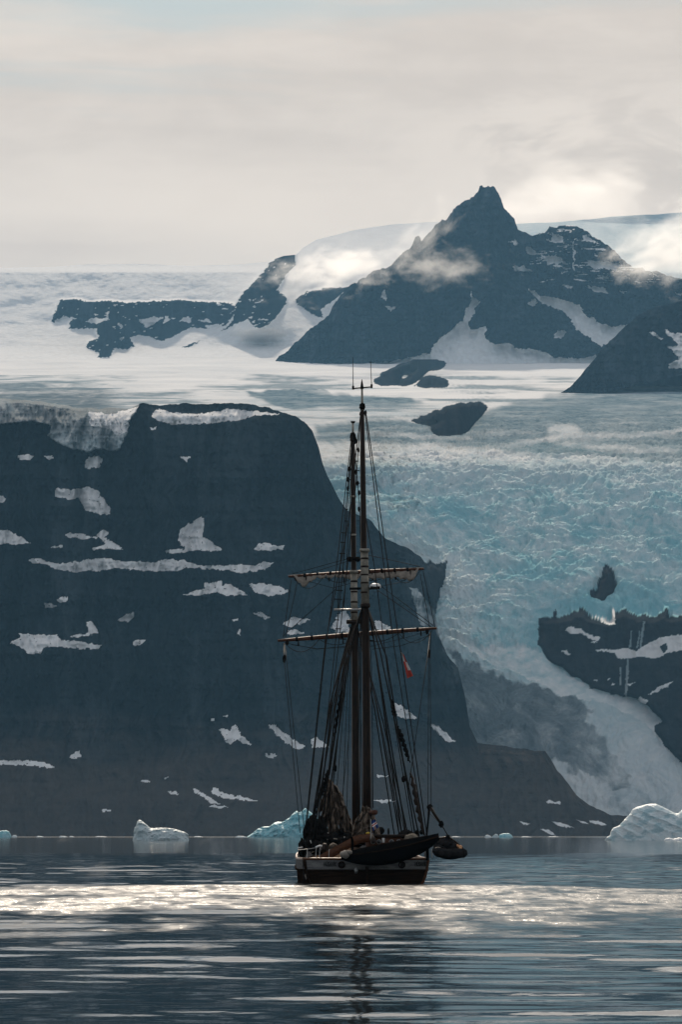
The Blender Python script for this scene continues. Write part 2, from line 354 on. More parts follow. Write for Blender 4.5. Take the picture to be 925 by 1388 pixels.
def gl_disp(px, py, d, X, Y, Z):
    rock = mask(OUTCROP, px, py, 8, 10, 15); nun = mask(NUNATAK, px, py, 5, 9, 16)
    fall = sstep(600, 660, py)*(1-.30*sstep(860, 960, py))
    mid = sstep(535, 600, py)*(1-sstep(600, 660, py))
    base = mask(BASE_SNOW, px, py, 3, 14, 6)
    wx = X+30*fbm(X/80, Y/80, 3, 61); wy = Y+45*fbm(X/90+9, Y/110, 3, 62)
    ser = fbm(wx/30, wy/34, 6, 63, .6, True); blk = fbm(wx/12, wy/14, 4, 64, .55, True)
    big = fbm(X/220, Y/330, 4, 65)
    terr = fbm(wx/110, wy/60, 3, 70, .5, True)
    cre = fbm(wx/300+.2*wy/300, wy/42, 5, 66, .6, True)
    soft = np.clip(1-2.2*blur(np.maximum(rock, nun), 5), 0, 1)
    h = soft*fall*(1-.55*base)*(8*ser+5*blk+14*big+6*terr) + soft*mid*(3.2*cre+1.6*ser+6.5*ser*sstep(440, 520, px)+3*blk*sstep(440, 520, px))
    h += soft*sstep(560, 530, py)*(5*fbm(X/400, Y/500, 4, 67)+9*fbm(X/700, Y/240, 3, 71))
    rk = fbm(px/18, py/50, 5, 68, .55, True)+.3*fbm(px/40, py/14, 4, 69)
    foot = np.interp(px[0], [700,735,760,800,850,890,925,1060], [840,850,890,920,948,990,1035,1140])
    yf = gl_depth(px[0], foot, 0); zf = CZ+(HY-foot)*K*yf
    big_rock = mask(OUTCROP[:1], px, py, 8, 10, 15); small = np.maximum(nun, mask(OUTCROP[1:], px, py, 8, 10, 15))
    Y2 = np.where(big_rock > .5, np.minimum(Y, yf+(Z-zf)*.75), Y); Y2 = blur(Y2, 1)
    Y2 = np.where(small > .5, stand_up(small, Y2, Z, .7), Y2)
    Y2 = Y2-blur(np.maximum(rock, nun), 2)*(14+7*rk)
    return (px-CX)*K*Y2, Y2, CZ+(HY-py)*K*Y2+h
def gl_attr(px, py, d, X, Y, Z):
    rock = np.maximum(mask(OUTCROP, px, py, 8, 10, 15), mask(NUNATAK, px, py, 5, 9, 16))
    rock = np.maximum(rock, (blur(rock, 2) > .22).astype(np.float32))
    osn = mask(OUT_SNOW, px, py, 4, 7, 17)*(1-mask(OUT_HOLE, px, py, 2, 6, 18))
    osn = np.maximum(osn, .45*mask(FALLS, px, py, 1.2, 6, 19))
    base = mask(BASE_SNOW, px, py, 4, 12, 6)*np.clip(.42+.75*fbm(px/14, py/8, 5, 20), 0, 1)
    st = fbm(px/140, py/5.5+.5*fbm(px/90, py/30, 3, 23), 5, 22, .6)
    top = sstep(552, 528, py+14*st-10*sstep(380, 700, px)) * (1-.0*px)
    left = sstep(460, 330, px)*sstep(548, 520, py+10*st)
    crest = sstep(612, 622, py)*sstep(640, 624, py)*np.clip(.5+1.8*fbm(px/26, py/4, 4, 24), 0, 1)*.6
    band = np.clip(3.4*fbm(px/170+.3*py/30, py/6, 5, 26, .6)+.1, 0, 1)*sstep(500, 512, py)*sstep(600, 560, py)   # bare blue-grey ice in bands, with shade of snow folds put into the colour
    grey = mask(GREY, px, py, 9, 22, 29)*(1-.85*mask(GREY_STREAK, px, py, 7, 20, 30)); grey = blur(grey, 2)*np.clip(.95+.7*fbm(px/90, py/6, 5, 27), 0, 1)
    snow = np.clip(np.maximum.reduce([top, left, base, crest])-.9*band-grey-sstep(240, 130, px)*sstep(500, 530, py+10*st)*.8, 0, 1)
    snow = np.where(rock > .5, osn, snow)
    blue = sstep(595, 690, py)*(1-.65*sstep(860, 985, py))
    gr = sstep(520, 600, px)*(.05+.25*np.clip(fbm(px/60, py/9, 5, 27), 0, 1))*sstep(615, 590, py)*sstep(515, 545, py)
    deb = blur(mask(DEBRIS, px, py, 18, 12, 28), 1)*(.85-.25*sstep(720, 850, px)); deb = np.maximum(deb, .42*sstep(940, 1000, py)*sstep(1000, 700, px-(py-1000)*1.2))
    hang = sstep(215, 120, px)*sstep(505, 540, py+8*st)*.8
    return dict(rock=rock*(1-osn)*1.0, snow=snow, blue=blue, grey=np.maximum(grey, band*.8), dirt=np.maximum.reduce([gr, deb, hang])*(1-base))
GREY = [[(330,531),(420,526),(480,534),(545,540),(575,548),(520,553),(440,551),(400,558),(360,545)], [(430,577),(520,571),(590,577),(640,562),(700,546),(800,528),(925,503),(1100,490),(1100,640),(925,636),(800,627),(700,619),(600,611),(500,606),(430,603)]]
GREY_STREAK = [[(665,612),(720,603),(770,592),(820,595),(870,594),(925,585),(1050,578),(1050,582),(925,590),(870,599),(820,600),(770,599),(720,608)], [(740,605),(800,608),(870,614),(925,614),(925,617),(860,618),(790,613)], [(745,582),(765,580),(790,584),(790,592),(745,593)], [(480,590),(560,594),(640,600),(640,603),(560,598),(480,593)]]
GL_BOT = lambda x: 622+528*sstep(380, 700, x)
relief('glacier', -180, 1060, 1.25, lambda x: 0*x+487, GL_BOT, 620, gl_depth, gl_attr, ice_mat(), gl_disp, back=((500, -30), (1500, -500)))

# --- dark ridge at the right edge of the plateau
RR_SNOW = [q8(p) for p in ([(825,475),(850,480),(868,502),(845,492)], [(870,468),(900,480),(1000,500),(1000,590),(895,588),(885,570),(915,560),(900,535),(878,518),(920,522),(890,490)])]
def plain_attr(snow_fn):
    def f(px, py, d, X, Y, Z):
        s = snow_fn(px, py, d); return dict(snow=s, ice=0*s, dirt=0*s, talus=0*s)
    return f
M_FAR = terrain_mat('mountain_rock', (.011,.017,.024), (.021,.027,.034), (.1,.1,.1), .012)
def rock_disp(amp, s, asp=2.2, snow=None):
    def f(px, py, d, X, Y, Z):
        g = fbm(px/26+.3*fbm(px/40, py/40, 3, s), py/(26*asp), 6, s+1, .55, True); l = fbm(px/90, py/6.5, 4, s+2); c = fbm(px/9, py/8, 4, s+3)
        soft = 1 if snow is None else 1-.85*blur(snow(px, py, d), 2)
        Y = Y-(g*1.0+l*.3+c*.45)*amp*np.clip(d/7, .8, 1)*soft
        return (px-CX)*K*Y, Y, CZ+(HY-py)*K*Y
    return f
RTOP = jag(interp([(745,543),(775,523),(800,495),(815,475),(840,450),(870,425),(890,416),(925,408),(1000,398),(1080,395)]), 3, 14, 5)
RBOT = interp([(745,544),(800,532),(850,518),(925,500),(1080,490)])
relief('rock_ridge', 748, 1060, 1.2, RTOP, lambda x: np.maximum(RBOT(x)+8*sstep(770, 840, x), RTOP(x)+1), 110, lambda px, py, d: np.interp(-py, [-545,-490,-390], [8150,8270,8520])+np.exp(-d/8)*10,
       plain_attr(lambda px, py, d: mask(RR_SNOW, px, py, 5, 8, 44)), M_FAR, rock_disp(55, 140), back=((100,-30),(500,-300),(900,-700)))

# --- the peak
PTOP0 = jag(interp([(340,508),(365,497),(385,480),(405,460),(425,442),(445,428),(455,410),(470,390),(500,372),(530,360),(540,350),(555,337),(563,321),(568,319),(573,325),(590,306),(600,298),(606,297),(612,286),(620,276),(635,271),(645,262),(652,253),(660,250),(671,252),(677,261),(682,275),(690,288),(698,298),(703,312),(720,318),(740,314),(745,309),(770,305),(790,310),(800,318),(815,325),(830,335),(845,350),(860,362),(890,370),(925,378),(1000,388),(1080,400)]), 7, 12, 6)
PTOP = lambda x: PTOP0(x)+8*np.abs(fbm(x/7, x*0+8.1, 4, 91, .65))*sstep(530, 570, x)*sstep(720, 690, x)
P_SNOW = [q8(p) for p in (
 [(300,352),(310,375),(328,390),(320,405),(290,460),(310,470),(345,460),(345,500),(370,515),(430,515),(440,525),(500,530),(560,555),(620,557),(665,550),(700,560),(1300,600),(1300,760),(-420,760),(-420,592),(-250,590),(-60,570),(-40,572),(60,565),(100,558),(180,540),(200,510),(240,475),(280,440),(290,410),(305,380)],
 [(470,350),(510,370),(560,380),(600,395),(640,425),(680,450),(720,465),(780,455),(740,490),(690,520),(650,495),(610,470),(600,440),(570,415),(520,395),(490,375)],
 [(410,212),(440,209),(442,224)], [(425,285),(460,283),(487,300),(440,299)], [(465,228),(480,228),(497,247),(475,249)], [(512,250),(550,256),(592,275),(530,278)],
 [(640,268),(690,268),(742,278),(737,297),(690,292),(650,284)], [(648,342),(700,348),(707,364),(660,359)], [(512,205),(545,212),(540,188),(572,200),(577,217),(555,219)], [(630,192),(650,198),(682,217),(640,212)],
 [(585,388),(625,400),(642,414),(600,407)], [(570,338),(607,345),(590,352)], [(900,362),(960,365),(960,380)], [(470,390),(490,380),(502,395),(480,404)], [(548,492),(560,473),(582,476),(570,502)],
 [(42,350),(54,372),(50,385),(40,378)], [(50,400),(75,405),(62,422)], [(606,215),(611,215),(608,300),(604,300)], [(740,355),(762,360),(750,366)])]
def peak_snow(px, py, d):
    s = mask(P_SNOW, px, py, 6, 9, 50)
    led = (fbm(px/26, py/3.2, 4, 52, .65) > .16)*sstep(700, 740, px)*sstep(395, 370, py)*(fbm(px/30, py/18, 3, 53) > -.05)
    return np.maximum(s, led.astype(np.float32))
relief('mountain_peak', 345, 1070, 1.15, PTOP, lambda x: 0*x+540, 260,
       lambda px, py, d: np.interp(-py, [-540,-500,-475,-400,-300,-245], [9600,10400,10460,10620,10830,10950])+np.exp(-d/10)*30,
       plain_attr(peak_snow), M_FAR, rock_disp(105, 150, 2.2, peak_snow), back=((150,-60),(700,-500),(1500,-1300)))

# --- the ice cap and its rock band on the left, running behind the peak
q9 = lambda p: zc(0, 320, 2.3125, p)
ITOP = interp([(-200,368),(-60,366),(0,363),(60,362),(120,358),(200,358),(260,360),(330,358),(362,355),(385,347),(402,345),(412,335),(430,325),(480,312),(540,303),(600,300),(700,303),(760,301),(830,294),(925,288),(1080,284)])
I_ROCK = [q9(p) for p in (
 [(160,270),(175,230),(190,200),(240,197),(270,205),(340,203),(400,208),(500,203),(560,200),(620,205),(700,208),(735,212),(735,240),(710,280),(680,285),(640,290),(600,285),(570,300),(530,320),(500,330),(470,315),(430,310),(410,320),(420,345),(400,355),(360,350),(345,380),(305,382),(310,365),(270,352),(275,335),(310,315),(300,290),(270,290),(215,290),(220,265),(240,260),(200,250),(180,262)],
 [(690,303),(730,265),(740,210),(770,170),(810,130),(840,95),(860,70),(890,60),(925,58),(928,90),(890,130),(870,170),(897,190),(895,215),(870,250),(830,285),(800,288),(778,262),(740,275)],
 [(570,350),(600,335),(630,325),(615,338),(590,348)], [(430,402),(460,398),(545,402),(545,410),(440,410)], [(925,200),(960,175),(1020,162),(1100,160),(1055,195),(1005,230),(1018,258),(985,250),(940,220)])]
I_HOLE = [q9(p) for p in ([(265,268),(300,255),(340,262),(300,274)], [(435,265),(480,252),(512,255),(480,277),(460,287)], [(560,267),(590,249),(602,270)], [(622,266),(650,258),(662,272)], [(518,248),(532,262),(513,277)], [(370,270),(385,285),(375,292)], [(640,280),(700,275),(690,288),(650,290)], [(372,318),(388,314),(384,330)])]
def icap_snow(px, py, d):
    r = mask(I_ROCK, px, py, 4, 5, 71)*(1-mask(I_HOLE, px, py, 4, 7, 72))
    r = r*(fbm(px/10, py/3.4, 4, 73, .6)+.5*fbm(px/60, py/25, 3, 74) < .42)
    return 1-r
def icap_attr(px, py, d, X, Y, Z):
    s = icap_snow(px, py, d); s = s.astype(np.float32)
    wall = np.clip(fbm(px/60, py/30, 4, 75)+.55, 0, 1)*sstep(365, 374, py)*sstep(412, 398, py)*sstep(330, 290, px)
    side = sstep(120, 30, px)*sstep(372, 385, py)*sstep(480, 440, py)*.3
    far = sstep(600, 700, px)*.6
    ic = np.maximum.reduce([wall*.4, side, far])
    return dict(snow=np.where(s > .5, 1-ic, 0), ice=np.where(s > .5, 1, 0), dirt=0*s, talus=0*s)
def icap_depth(px, py, d):
    Y = np.interp(-py, [-520,-495,-470,-440,-408,-368,-361,-300], [10300,10600,11150,11500,11740,12060,12450,13600])
    hump = np.exp(-((px-352)/46)**2)*sstep(345, 440, py)*(1-sstep(440, 470, py))
    return Y-420*hump
def icap_disp(px, py, d, X, Y, Z):
    r = mask(I_ROCK, px, py, 4, 5, 71)
    sn = fbm(px/55, py/22, 4, 81)*40+fbm(px/16, py/22, 4, 83, .5, True)*11*sstep(412, 400, py)*sstep(362, 370, py)
    Y = stand_up(r, Y, Z, .75)-blur(r, 1)*(8+14*fbm(px/14, py/40, 4, 82, .55, True))-sn*np.clip(d/10, 0, 1)
    return (px-CX)*K*Y, Y, CZ+(HY-py)*K*Y
relief('ice_cap', -190, 1070, 1.4, jag(ITOP, 1.2, 40, 9), lambda x: 0*x+522, 200, icap_depth, icap_attr, M_FAR, icap_disp, back=((500,20),(1500,-300)))
# ------------------------------------------------------------------ water, haze, clouds
def water_mat():
    t = NT('fjord_water'); t.col((.010, .022, .032)); t.b.inputs['IOR'].default_value = 1.333
    ruf = t.attr('ruffle')
    a = t.noise(1.1, 3, .5); b = t.noise(5.0, 3, .55, (1, .8, 1)); c = t.noise(.35, 3, .5)
    h = t.math('ADD', t.math('MULTIPLY', a, .006), t.math('MULTIPLY', c, .02))
    h = t.math('ADD', h, t.math('MULTIPLY', b, t.rng(ruf, 0, 1, 0.001, .05)))
    bm = t.n('ShaderNodeBump'); bm.inputs['Strength'].default_value = 1.0; bm.inputs['Distance'].default_value = 1.0
    t.l(h, bm.inputs['Height']); t.l(bm.outputs[0], t.b.inputs['Normal'])
    t.rough(t.rng(ruf, 0, 1, .04, .24))
    return t.m
def build_water():
    Y = [14.0]
    while Y[-1] < 520: Y.append(Y[-1]+max(.10, .0011*Y[-1]))
    while Y[-1] < 9000: Y.append(Y[-1]*1.03)
    Y = np.array([-400., -60.]+Y)[:, None]
    u = np.concatenate([np.linspace(-1, -.1, 24)[:-1], np.linspace(-.1, .1, 340), np.linspace(.1, 1, 24)[1:]])[None]
    X = u*np.maximum(Y, 60)*1.0*np.ones_like(Y)
    X = X*np.where(np.abs(u) > .12, 1.0, 1.0); YY = np.broadcast_to(Y, X.shape).copy()
    rng = np.random.default_rng(5); h = np.zeros_like(X)
    for i in range(46):
        lam = math.exp(rng.uniform(math.log(1.0), math.log(9.0))); th = rng.normal(.0, .42)+math.pi/2
        kx, ky = 2*math.pi/lam*math.cos(th), 2*math.pi/lam*math.sin(th)
        mod = .6+.8*fbm(X/(lam*5)+i*3.3, YY/(lam*5)-i*1.7, 2, 200+i)
        h += lam*.0019*min(1, lam/3.0)**.8*mod*np.sin(kx*X+ky*YY+rng.uniform(0, 6.28))
    inside = (np.abs(u) < .13)*np.ones_like(Y)
    h *= inside*sstep(600, 250, YY)*sstep(8, 16, YY)
    edge = fbm(X/9, YY/22, 4, 301); e2 = fbm(X/2.2, YY/7, 3, 302)
    far_edge = 200-np.where(X > 0, 27, 13)*(np.abs(X-1)/18)**1.5
    ruf = sstep(far_edge+4, far_edge-7, YY+6*edge+3*e2)
    st = fbm(X/2.6, YY/9, 4, 305, .6)+.5*fbm(X/7, YY/20, 3, 306)
    ruf *= np.clip(1.35*sstep(62, 158, YY+25*edge)+1.1*st-.35, 0, 1)
    ruf *= np.clip(.95-.15*np.abs(X-2)/18+.35*edge+.35*fbm(X/.7, YY/3.5, 3, 303), 0, 1)
    ruf *= np.clip(.92+.8*fbm(X/.8, YY/3.2, 4, 307, .65), .25, 1.1)
    paw = fbm(X/(.012*YY+.5), YY/(.10*YY+4), 4, 304); ruf = np.maximum(ruf, .28*sstep(.15, .5, paw)*sstep(190, 240, YY))
    ruf = np.maximum(ruf, .38*sstep(2300, 3200, YY+200*edge))
    V = np.stack([X, YY, h], -1)
    return grid_mesh('water', V, {'ruffle': ruf}, water_mat())
build_water()

def build_haze():
    bm = bmesh.new(); bmesh.ops.create_cube(bm, size=1)
    for v in bm.verts: v.co = Vector((v.co.x*21000, v.co.y*17000+7600, -8 if v.co.z < 0 else 2300))
    me = bpy.data.meshes.new('haze'); bm.to_mesh(me); bm.free()
    m = bpy.data.materials.new('haze_air'); m.use_nodes = True; t = m.node_tree; t.nodes.clear()
    o = t.nodes.new('ShaderNodeOutputMaterial'); v = t.nodes.new('ShaderNodeVolumePrincipled')
    v.inputs['Color'].default_value = (.26, .57, .88, 1); v.inputs['Density'].default_value = HAZE; v.inputs['Anisotropy'].default_value = .1
    t.links.new(v.outputs[0], o.inputs['Volume']); me.materials.append(m)
    ob = bpy.data.objects.new('haze', me); COL.objects.link(ob); ob['kind'] = 'stuff'
    tag(ob, 'thin blue haze filling the air over the fjord', 'haze')
HAZE = 2.05e-5
build_haze()

def cloud(label, px, py, Y, rx, rz, ry, dens, seed, nscale=2.6, thr=.42, tilt=0):
    bm = bmesh.new(); bmesh.ops.create_icosphere(bm, subdivisions=4, radius=1.0)
    for v in bm.verts:
        n = mnoise.fractal(v.co*1.7+Vector((seed*7.1, 0, 0)), 1, 2, 4); v.co *= 1+.16*n
    me = bpy.data.meshes.new('cloud'); bm.to_mesh(me); bm.free()
    m = bpy.data.materials.new('cloud_vapour'); m.use_nodes = True; t = m.node_tree; t.nodes.clear(); N = t.nodes.new; L = t.links.new
    o = N('ShaderNodeOutputMaterial'); v = N('ShaderNodeVolumePrincipled'); tc = N('ShaderNodeTexCoord')
    v.inputs['Color'].default_value = (.97, .965, .96, 1); v.inputs['Anisotropy'].default_value = .52
    ln = N('ShaderNodeVectorMath'); ln.operation = 'LENGTH'; L(tc.outputs['Object'], ln.inputs[0])
    mp = N('ShaderNodeMapping'); mp.inputs['Location'].default_value = (seed*3.7, seed, 0); mp.inputs['Scale'].default_value = (rx/rz*.55, ry/rz*.5, 1); L(tc.outputs['Object'], mp.inputs[0])
    n = N('ShaderNodeTexNoise'); n.inputs['Scale'].default_value = nscale; n.inputs['Detail'].default_value = 5; n.inputs['Roughness'].default_value = .6; n.inputs['Distortion'].default_value = .4; L(mp.outputs[0], n.inputs[0])
    f = N('ShaderNodeMapRange'); f.interpolation_type = 'SMOOTHSTEP'; f.inputs[1].default_value = 0.0; f.inputs[2].default_value = 1.0; f.inputs[3].default_value = .12; f.inputs[4].default_value = -.50; L(ln.outputs['Value'], f.inputs[0])
    k = N('ShaderNodeMath'); k.operation = 'MULTIPLY_ADD'; L(n.outputs['Fac'], k.inputs[0]); k.inputs[1].default_value = 2.2; k.inputs[2].default_value = -.60
    s = N('ShaderNodeMath'); s.operation = 'ADD'; L(k.outputs[0], s.inputs[0]); L(f.outputs[0], s.inputs[1])
    r = N('ShaderNodeMapRange'); r.inputs[1].default_value = thr; r.inputs[2].default_value = thr+.4; r.inputs[3].default_value = 0; r.inputs[4].default_value = dens; L(s.outputs[0], r.inputs[0])
    L(r.outputs[0], v.inputs['Density']); L(v.outputs[0], o.inputs['Volume']); me.materials.append(m)
    ob = bpy.data.objects.new('cloud', me); COL.objects.link(ob)
    ob.location = P(px, py, Y); ob.scale = (rx*K*Y, ry, rz*K*Y); ob.rotation_euler = (0, R(tilt), 0)
    tag(ob, label, 'cloud')
cloud('long thin cloud wisp across the snow gully left of the peak', 458, 364, 9950, 155, 50, 140, .011, 1.0, 2.2, .32, -8)
cloud('flat pale cloud hugging the middle of the pointed peak', 600, 362, 10250, 115, 38, 110, .008, 2.0, 2.2, .34, 0)
cloud('bright white puffy cloud over the ridge at the right edge', 922, 330, 9700, 125, 72, 200, .0125, 3.0, 2.0, .28, -22)
cloud('soft cloud spilling behind the steep right side of the peak', 775, 275, 11500, 190, 80, 160, .0038, 4.0, 1.6, .20, 8)
cloud('faint mist patch clinging to the upper left face of the peak', 575, 318, 10500, 85, 44, 90, .006, 5.0, 2.2, .34, -35)
# ------------------------------------------------------------------ icebergs
def berg_mat(name, a, b, c, tilt=(.0, 0, 1.), sc=.25):
    t = NT(name); n = t.noise(.35, 5, .6); st = t.noise(sc, 3, .55, tilt, .4); f = t.noise(1.6, 4, .6)
    k = t.mix(t.rng(n, .3, .7), a, b); k = t.mix(t.math('MULTIPLY', t.rng(st, .48, .62), .7), k, c)
    t.col(k); t.rough(.55); t.b.inputs['Subsurface Weight'].default_value = .0; t.b.inputs['Specular IOR Level'].default_value = .3
    t.bump(t.math('ADD', n, f), .5, .6); return t.m
M_BLUE = berg_mat('blue_ice', (.20,.50,.56), (.46,.70,.74), (.14,.42,.50))
M_PALE = berg_mat('pale_ice', (.46,.56,.58), (.62,.68,.69), (.36,.48,.52))
M_LAYER = berg_mat('layered_ice', (.70,.82,.84), (.82,.87,.88), (.30,.50,.56), (.40, .02, .88), .42)
M_WHITE = berg_mat('white_ice', (.66,.72,.74), (.78,.80,.80), (.55,.64,.68))
def iceberg(name, label, cat, top, Y, thick, mat, rough=.5, seed=1, group=None, nu=150, nv=64, strata=0., tiltk=0., skew=0., pw=.75):
    f = interp(top); x0, x1 = min(p[0] for p in top), max(p[0] for p in top)
    base = HY+CZ/(K*Y)
    px = np.linspace(x0, x1, nu)[None]; a = np.linspace(0, math.pi, nv)[:, None]
    hpx = np.maximum(base-f(px), .0)
    w = np.sqrt(np.clip(4*(px-x0)/(x1-x0)*(x1-px)/(x1-x0), 0, 1))*.75+.25*np.clip(hpx/hpx.max(), 0, 1)
    z = hpx*K*Y*np.sin(a)**pw-1.2*(1-np.sin(a))
    x = (px-CX)*K*Y+0*a; y = -np.cos(a)*thick*w+skew*z
    sc = 1/(hpx.max()*K*Y)
    d = fbm(x*sc*2.2+seed*5, z*sc*2.6+y*sc*1.7, 5, 400+seed, .55)*rough/sc*.35+fbm(x*sc*5+seed*5, z*sc*6+y*sc*3, 4, 420+seed, .55, True)*rough/sc*.12
    y = y-np.cos(a)*0-d*np.sin(a)**.3*np.where(np.cos(a) > -.3, 1, .4)
    if strata:
        q = (z-tiltk*x)*sc*4.2+.5*fbm(x*sc*1.2, z*sc*2, 3, 470); fr = q-np.floor(q)
        y = y-strata*(fr**1.5)*np.sin(a)
    V = np.stack([x, y, z], -1); c = np.array([(0.5*(x0+x1)-CX)*K*Y, 0, 0]); V = V-c
    o = grid_mesh(name, V, {}, mat, kind=None, smooth=nu > 150); o.location = (c[0], Y, 0)
    tag(o, label, cat, group); return o
iceberg('iceberg', 'small pale iceberg with a raised knob at its left end', 'iceberg',
    [(179.5,1139),(181,1132),(181.5,1122),(184,1120),(186,1113),(188.5,1111),(191,1111.5),(194,1114),(199,1118),(204,1122.5),(211,1122),(218,1121.8),(226,1122.3),(234,1123),(242,1125),(250,1127.5),(255.5,1131),(256,1138)], 1480, 5.5, M_PALE, .7, 1, None, 84, 34)
iceberg('iceberg', 'jagged turquoise iceberg partly hidden by the ship at its port side', 'iceberg',
    [(335,1134),(341,1130),(350,1123),(356,1120.5),(366,1120),(372,1115),(377,1113.5),(383,1114),(388,1111),(393,1108),(397,1103),(402,1098.5),(406,1101),(410,1099),(414,1095),(418,1098),(424,1103),(432,1110),(440,1116),(446,1124),(450,1133)], 2900, 13, M_BLUE, .9, 2, None, 100, 36)
iceberg('iceberg', 'large white iceberg with slanting blue layers at the right edge', 'iceberg',
    [(820,1139),(823,1135),(828,1132),(828.5,1127),(832,1122),(840,1119),(848,1110),(856,1102),(858,1097),(864,1094),(874,1091),(882,1089.5),(890,1089.5),(898,1093),(908,1098),(916,1102),(920,1102.5),(924,1099),(932,1093),(944,1090),(958,1094),(972,1108),(985,1122),(992,1139)], 1560, 9, M_LAYER, .10, 3, None, 220, 150, 2.6, -.45, .10, .6)
iceberg('iceberg', 'small rounded turquoise iceberg far off on the water right of the ship', 'iceberg', [(676,1135),(678,1131),(683,1129.6),(690,1129.4),(694,1131.5),(696,1135)], 2800, 3.2, M_BLUE, .5, 4, None, 60, 40)
iceberg('iceberg', 'small turquoise iceberg on the waterline at the left edge', 'iceberg', [(-8,1133),(-4,1127.5),(2,1125.8),(8,1125.4),(12,1127),(15,1133)], 2900, 3.5, M_BLUE, .5, 5, None, 60, 40)
iceberg('ice_floe', 'low white floe at the foot of the large layered iceberg', 'ice floe', [(900,1140),(903,1136.5),(908,1135.6),(914,1137),(921,1135.2),(928,1136),(940,1138),(950,1140)], 1500, 2.5, M_WHITE, .5, 6, None, 80, 30)
iceberg('ice_floe', 'tiny white floe left of the small rounded turquoise iceberg', 'ice floe', [(657.5,1135),(659,1132),(662,1131.4),(665,1133),(667,1135)], 2800, 1.5, M_WHITE, .6, 7, None, 40, 24)
iceberg('ice_floe', 'greyish little floe touching the small rounded turquoise iceberg', 'ice floe', [(667,1135),(670,1132),(673,1130.2),(675.5,1131.5),(677,1135)], 2780, 1.5, M_PALE, .7, 8, None, 40, 24)
iceberg('ice_floe', 'flat white floe beside the turquoise iceberg at the left edge', 'ice floe', [(15.5,1133.5),(18,1131.8),(21,1132),(23,1133.5)], 2900, 1.2, M_WHITE, .6, 9, None, 40, 20)
for i, (a, b, h, yy) in enumerate(((48,60,1.6,3100),(79,92,1.9,3050),(93,101,1.5,3150),(128,146,1.1,3300),(262,276,1.2,3200),(318,336,2.0,2950),(612,626,1.0,3200),(706,722,1.0,3100),(742,760,.9,3250))):
    bs = HY+CZ/(K*yy)
    iceberg('ice_floe', 'thin low white ice floe lying along the far shoreline', 'ice floe', [(a,bs),(a+.25*(b-a),bs-h),(a+.7*(b-a),bs-.8*h),(b,bs)], yy, 1.5, M_WHITE, .6, 20+i, 'thin ice floes along the far shore', 40, 20)

# ------------------------------------------------------------------ the schooner
SD = 197.0                                   # distance of its transom
def S(px, py, dy=0.0): return P(px, py, SD+dy)
class MB:
    def __init__(s): s.v = []; s.f = []
    def tube(s, pts, rad, n=8, cap=True):
        pts = [Vector(p) for p in pts]
        if isinstance(rad, (int, float)): rad = [rad]*len(pts)
        b = len(s.v); up = None
        for i, p in enumerate(pts):
            t = (pts[min(i+1, len(pts)-1)]-pts[max(i-1, 0)]).normalized()
            u = t.orthogonal() if up is None else (up-t*up.dot(t))
            u.normalize(); up = u; w = t.cross(u)
            for k in range(n):
                a = 2*math.pi*k/n; s.v.append(p+(u*math.cos(a)+w*math.sin(a))*rad[i])
        for i in range(len(pts)-1):
            for k in range(n):
                s.f.append((b+i*n+k, b+i*n+(k+1) % n, b+(i+1)*n+(k+1) % n, b+(i+1)*n+k))
        if cap:
            s.f.append(tuple(b+k for k in range(n))[::-1]); s.f.append(tuple(b+(len(pts)-1)*n+k for k in range(n)))
        return s
    def box(s, c, size, rot=None):
        b = len(s.v); c = Vector(c); M = rot or Matrix.Identity(3)
        bev = min(size)*.18
        # chamfered box: eight corners each cut to three points
        hs = [d/2 for d in size]
        bm = bmesh.new(); bmesh.ops.create_cube(bm, size=1)
        for v in bm.verts: v.co = Vector((v.co.x*size[0], v.co.y*size[1], v.co.z*size[2]))
        bmesh.ops.bevel(bm, geom=bm.edges[:], offset=bev, segments=1, affect='EDGES')
        bm.verts.index_update()
        for v in bm.verts: s.v.append(c+M @ v.co)
        for f in bm.faces: s.f.append(tuple(b+v.index for v in f.verts))
        bm.free(); return s
    def lump(s, c, r, seed=0, amp=.3, fr=1.6, sub=3, rot=None, fold=0.):
        bm = bmesh.new(); bmesh.ops.create_icosphere(bm, subdivisions=sub, radius=1); b = len(s.v); bm.verts.index_update(); M = rot or Matrix.Identity(3)
        for v in bm.verts:
            p = v.co.copy(); n = mnoise.fractal(p*fr+Vector((seed*3.1, seed, 0)), 1, 2, 4)
            rr = 1-abs(mnoise.noise(p*fr*2.3+Vector((0, seed*2.7, seed))))*2 if fold else 0
            p = p*(1+amp*n+fold*rr); s.v.append(Vector(c)+M @ Vector((p.x*r[0], p.y*r[1], p.z*r[2])))
        for f in bm.faces: s.f.append(tuple(b+v.index for v in f.verts))
        bm.free(); return s
    def grid(s, rows):
        b = len(s.v); n = len(rows[0])
        for r in rows: s.v += [Vector(p) for p in r]
        for i in range(len(rows)-1):
            for k in range(n-1): s.f.append((b+i*n+k, b+i*n+k+1, b+(i+1)*n+k+1, b+(i+1)*n+k))
        return s
    def build(s, name, mat, parent=None, smooth=True, origin=None):
        o0 = Vector(origin) if origin is not None else (world_pos(parent) if parent else Vector())
        me = bpy.data.meshes.new(name); me.from_pydata([tuple(v-o0) for v in s.v], [], s.f); me.update()
        me.polygons.foreach_set('use_smooth', [smooth]*len(me.polygons)); me.materials.append(mat)
        o = bpy.data.objects.new(name, me); COL.objects.link(o)
        if parent: o.parent = parent
        else: o.location = o0
        return o
def world_pos(o):
    p = Vector()
    while o: p += Vector(o.location); o = o.parent
    return p
def empty(name, loc):
    o = bpy.data.objects.new(name, None); o.location = loc; COL.objects.link(o); o.empty_display_size = .3; return o
def sag(a, b, s=0.0, n=8):
    a, b = Vector(a), Vector(b); return [a.lerp(b, i/n)+Vector((0, 0, -s*4*(i/n)*(1-i/n))) for i in range(n+1)]

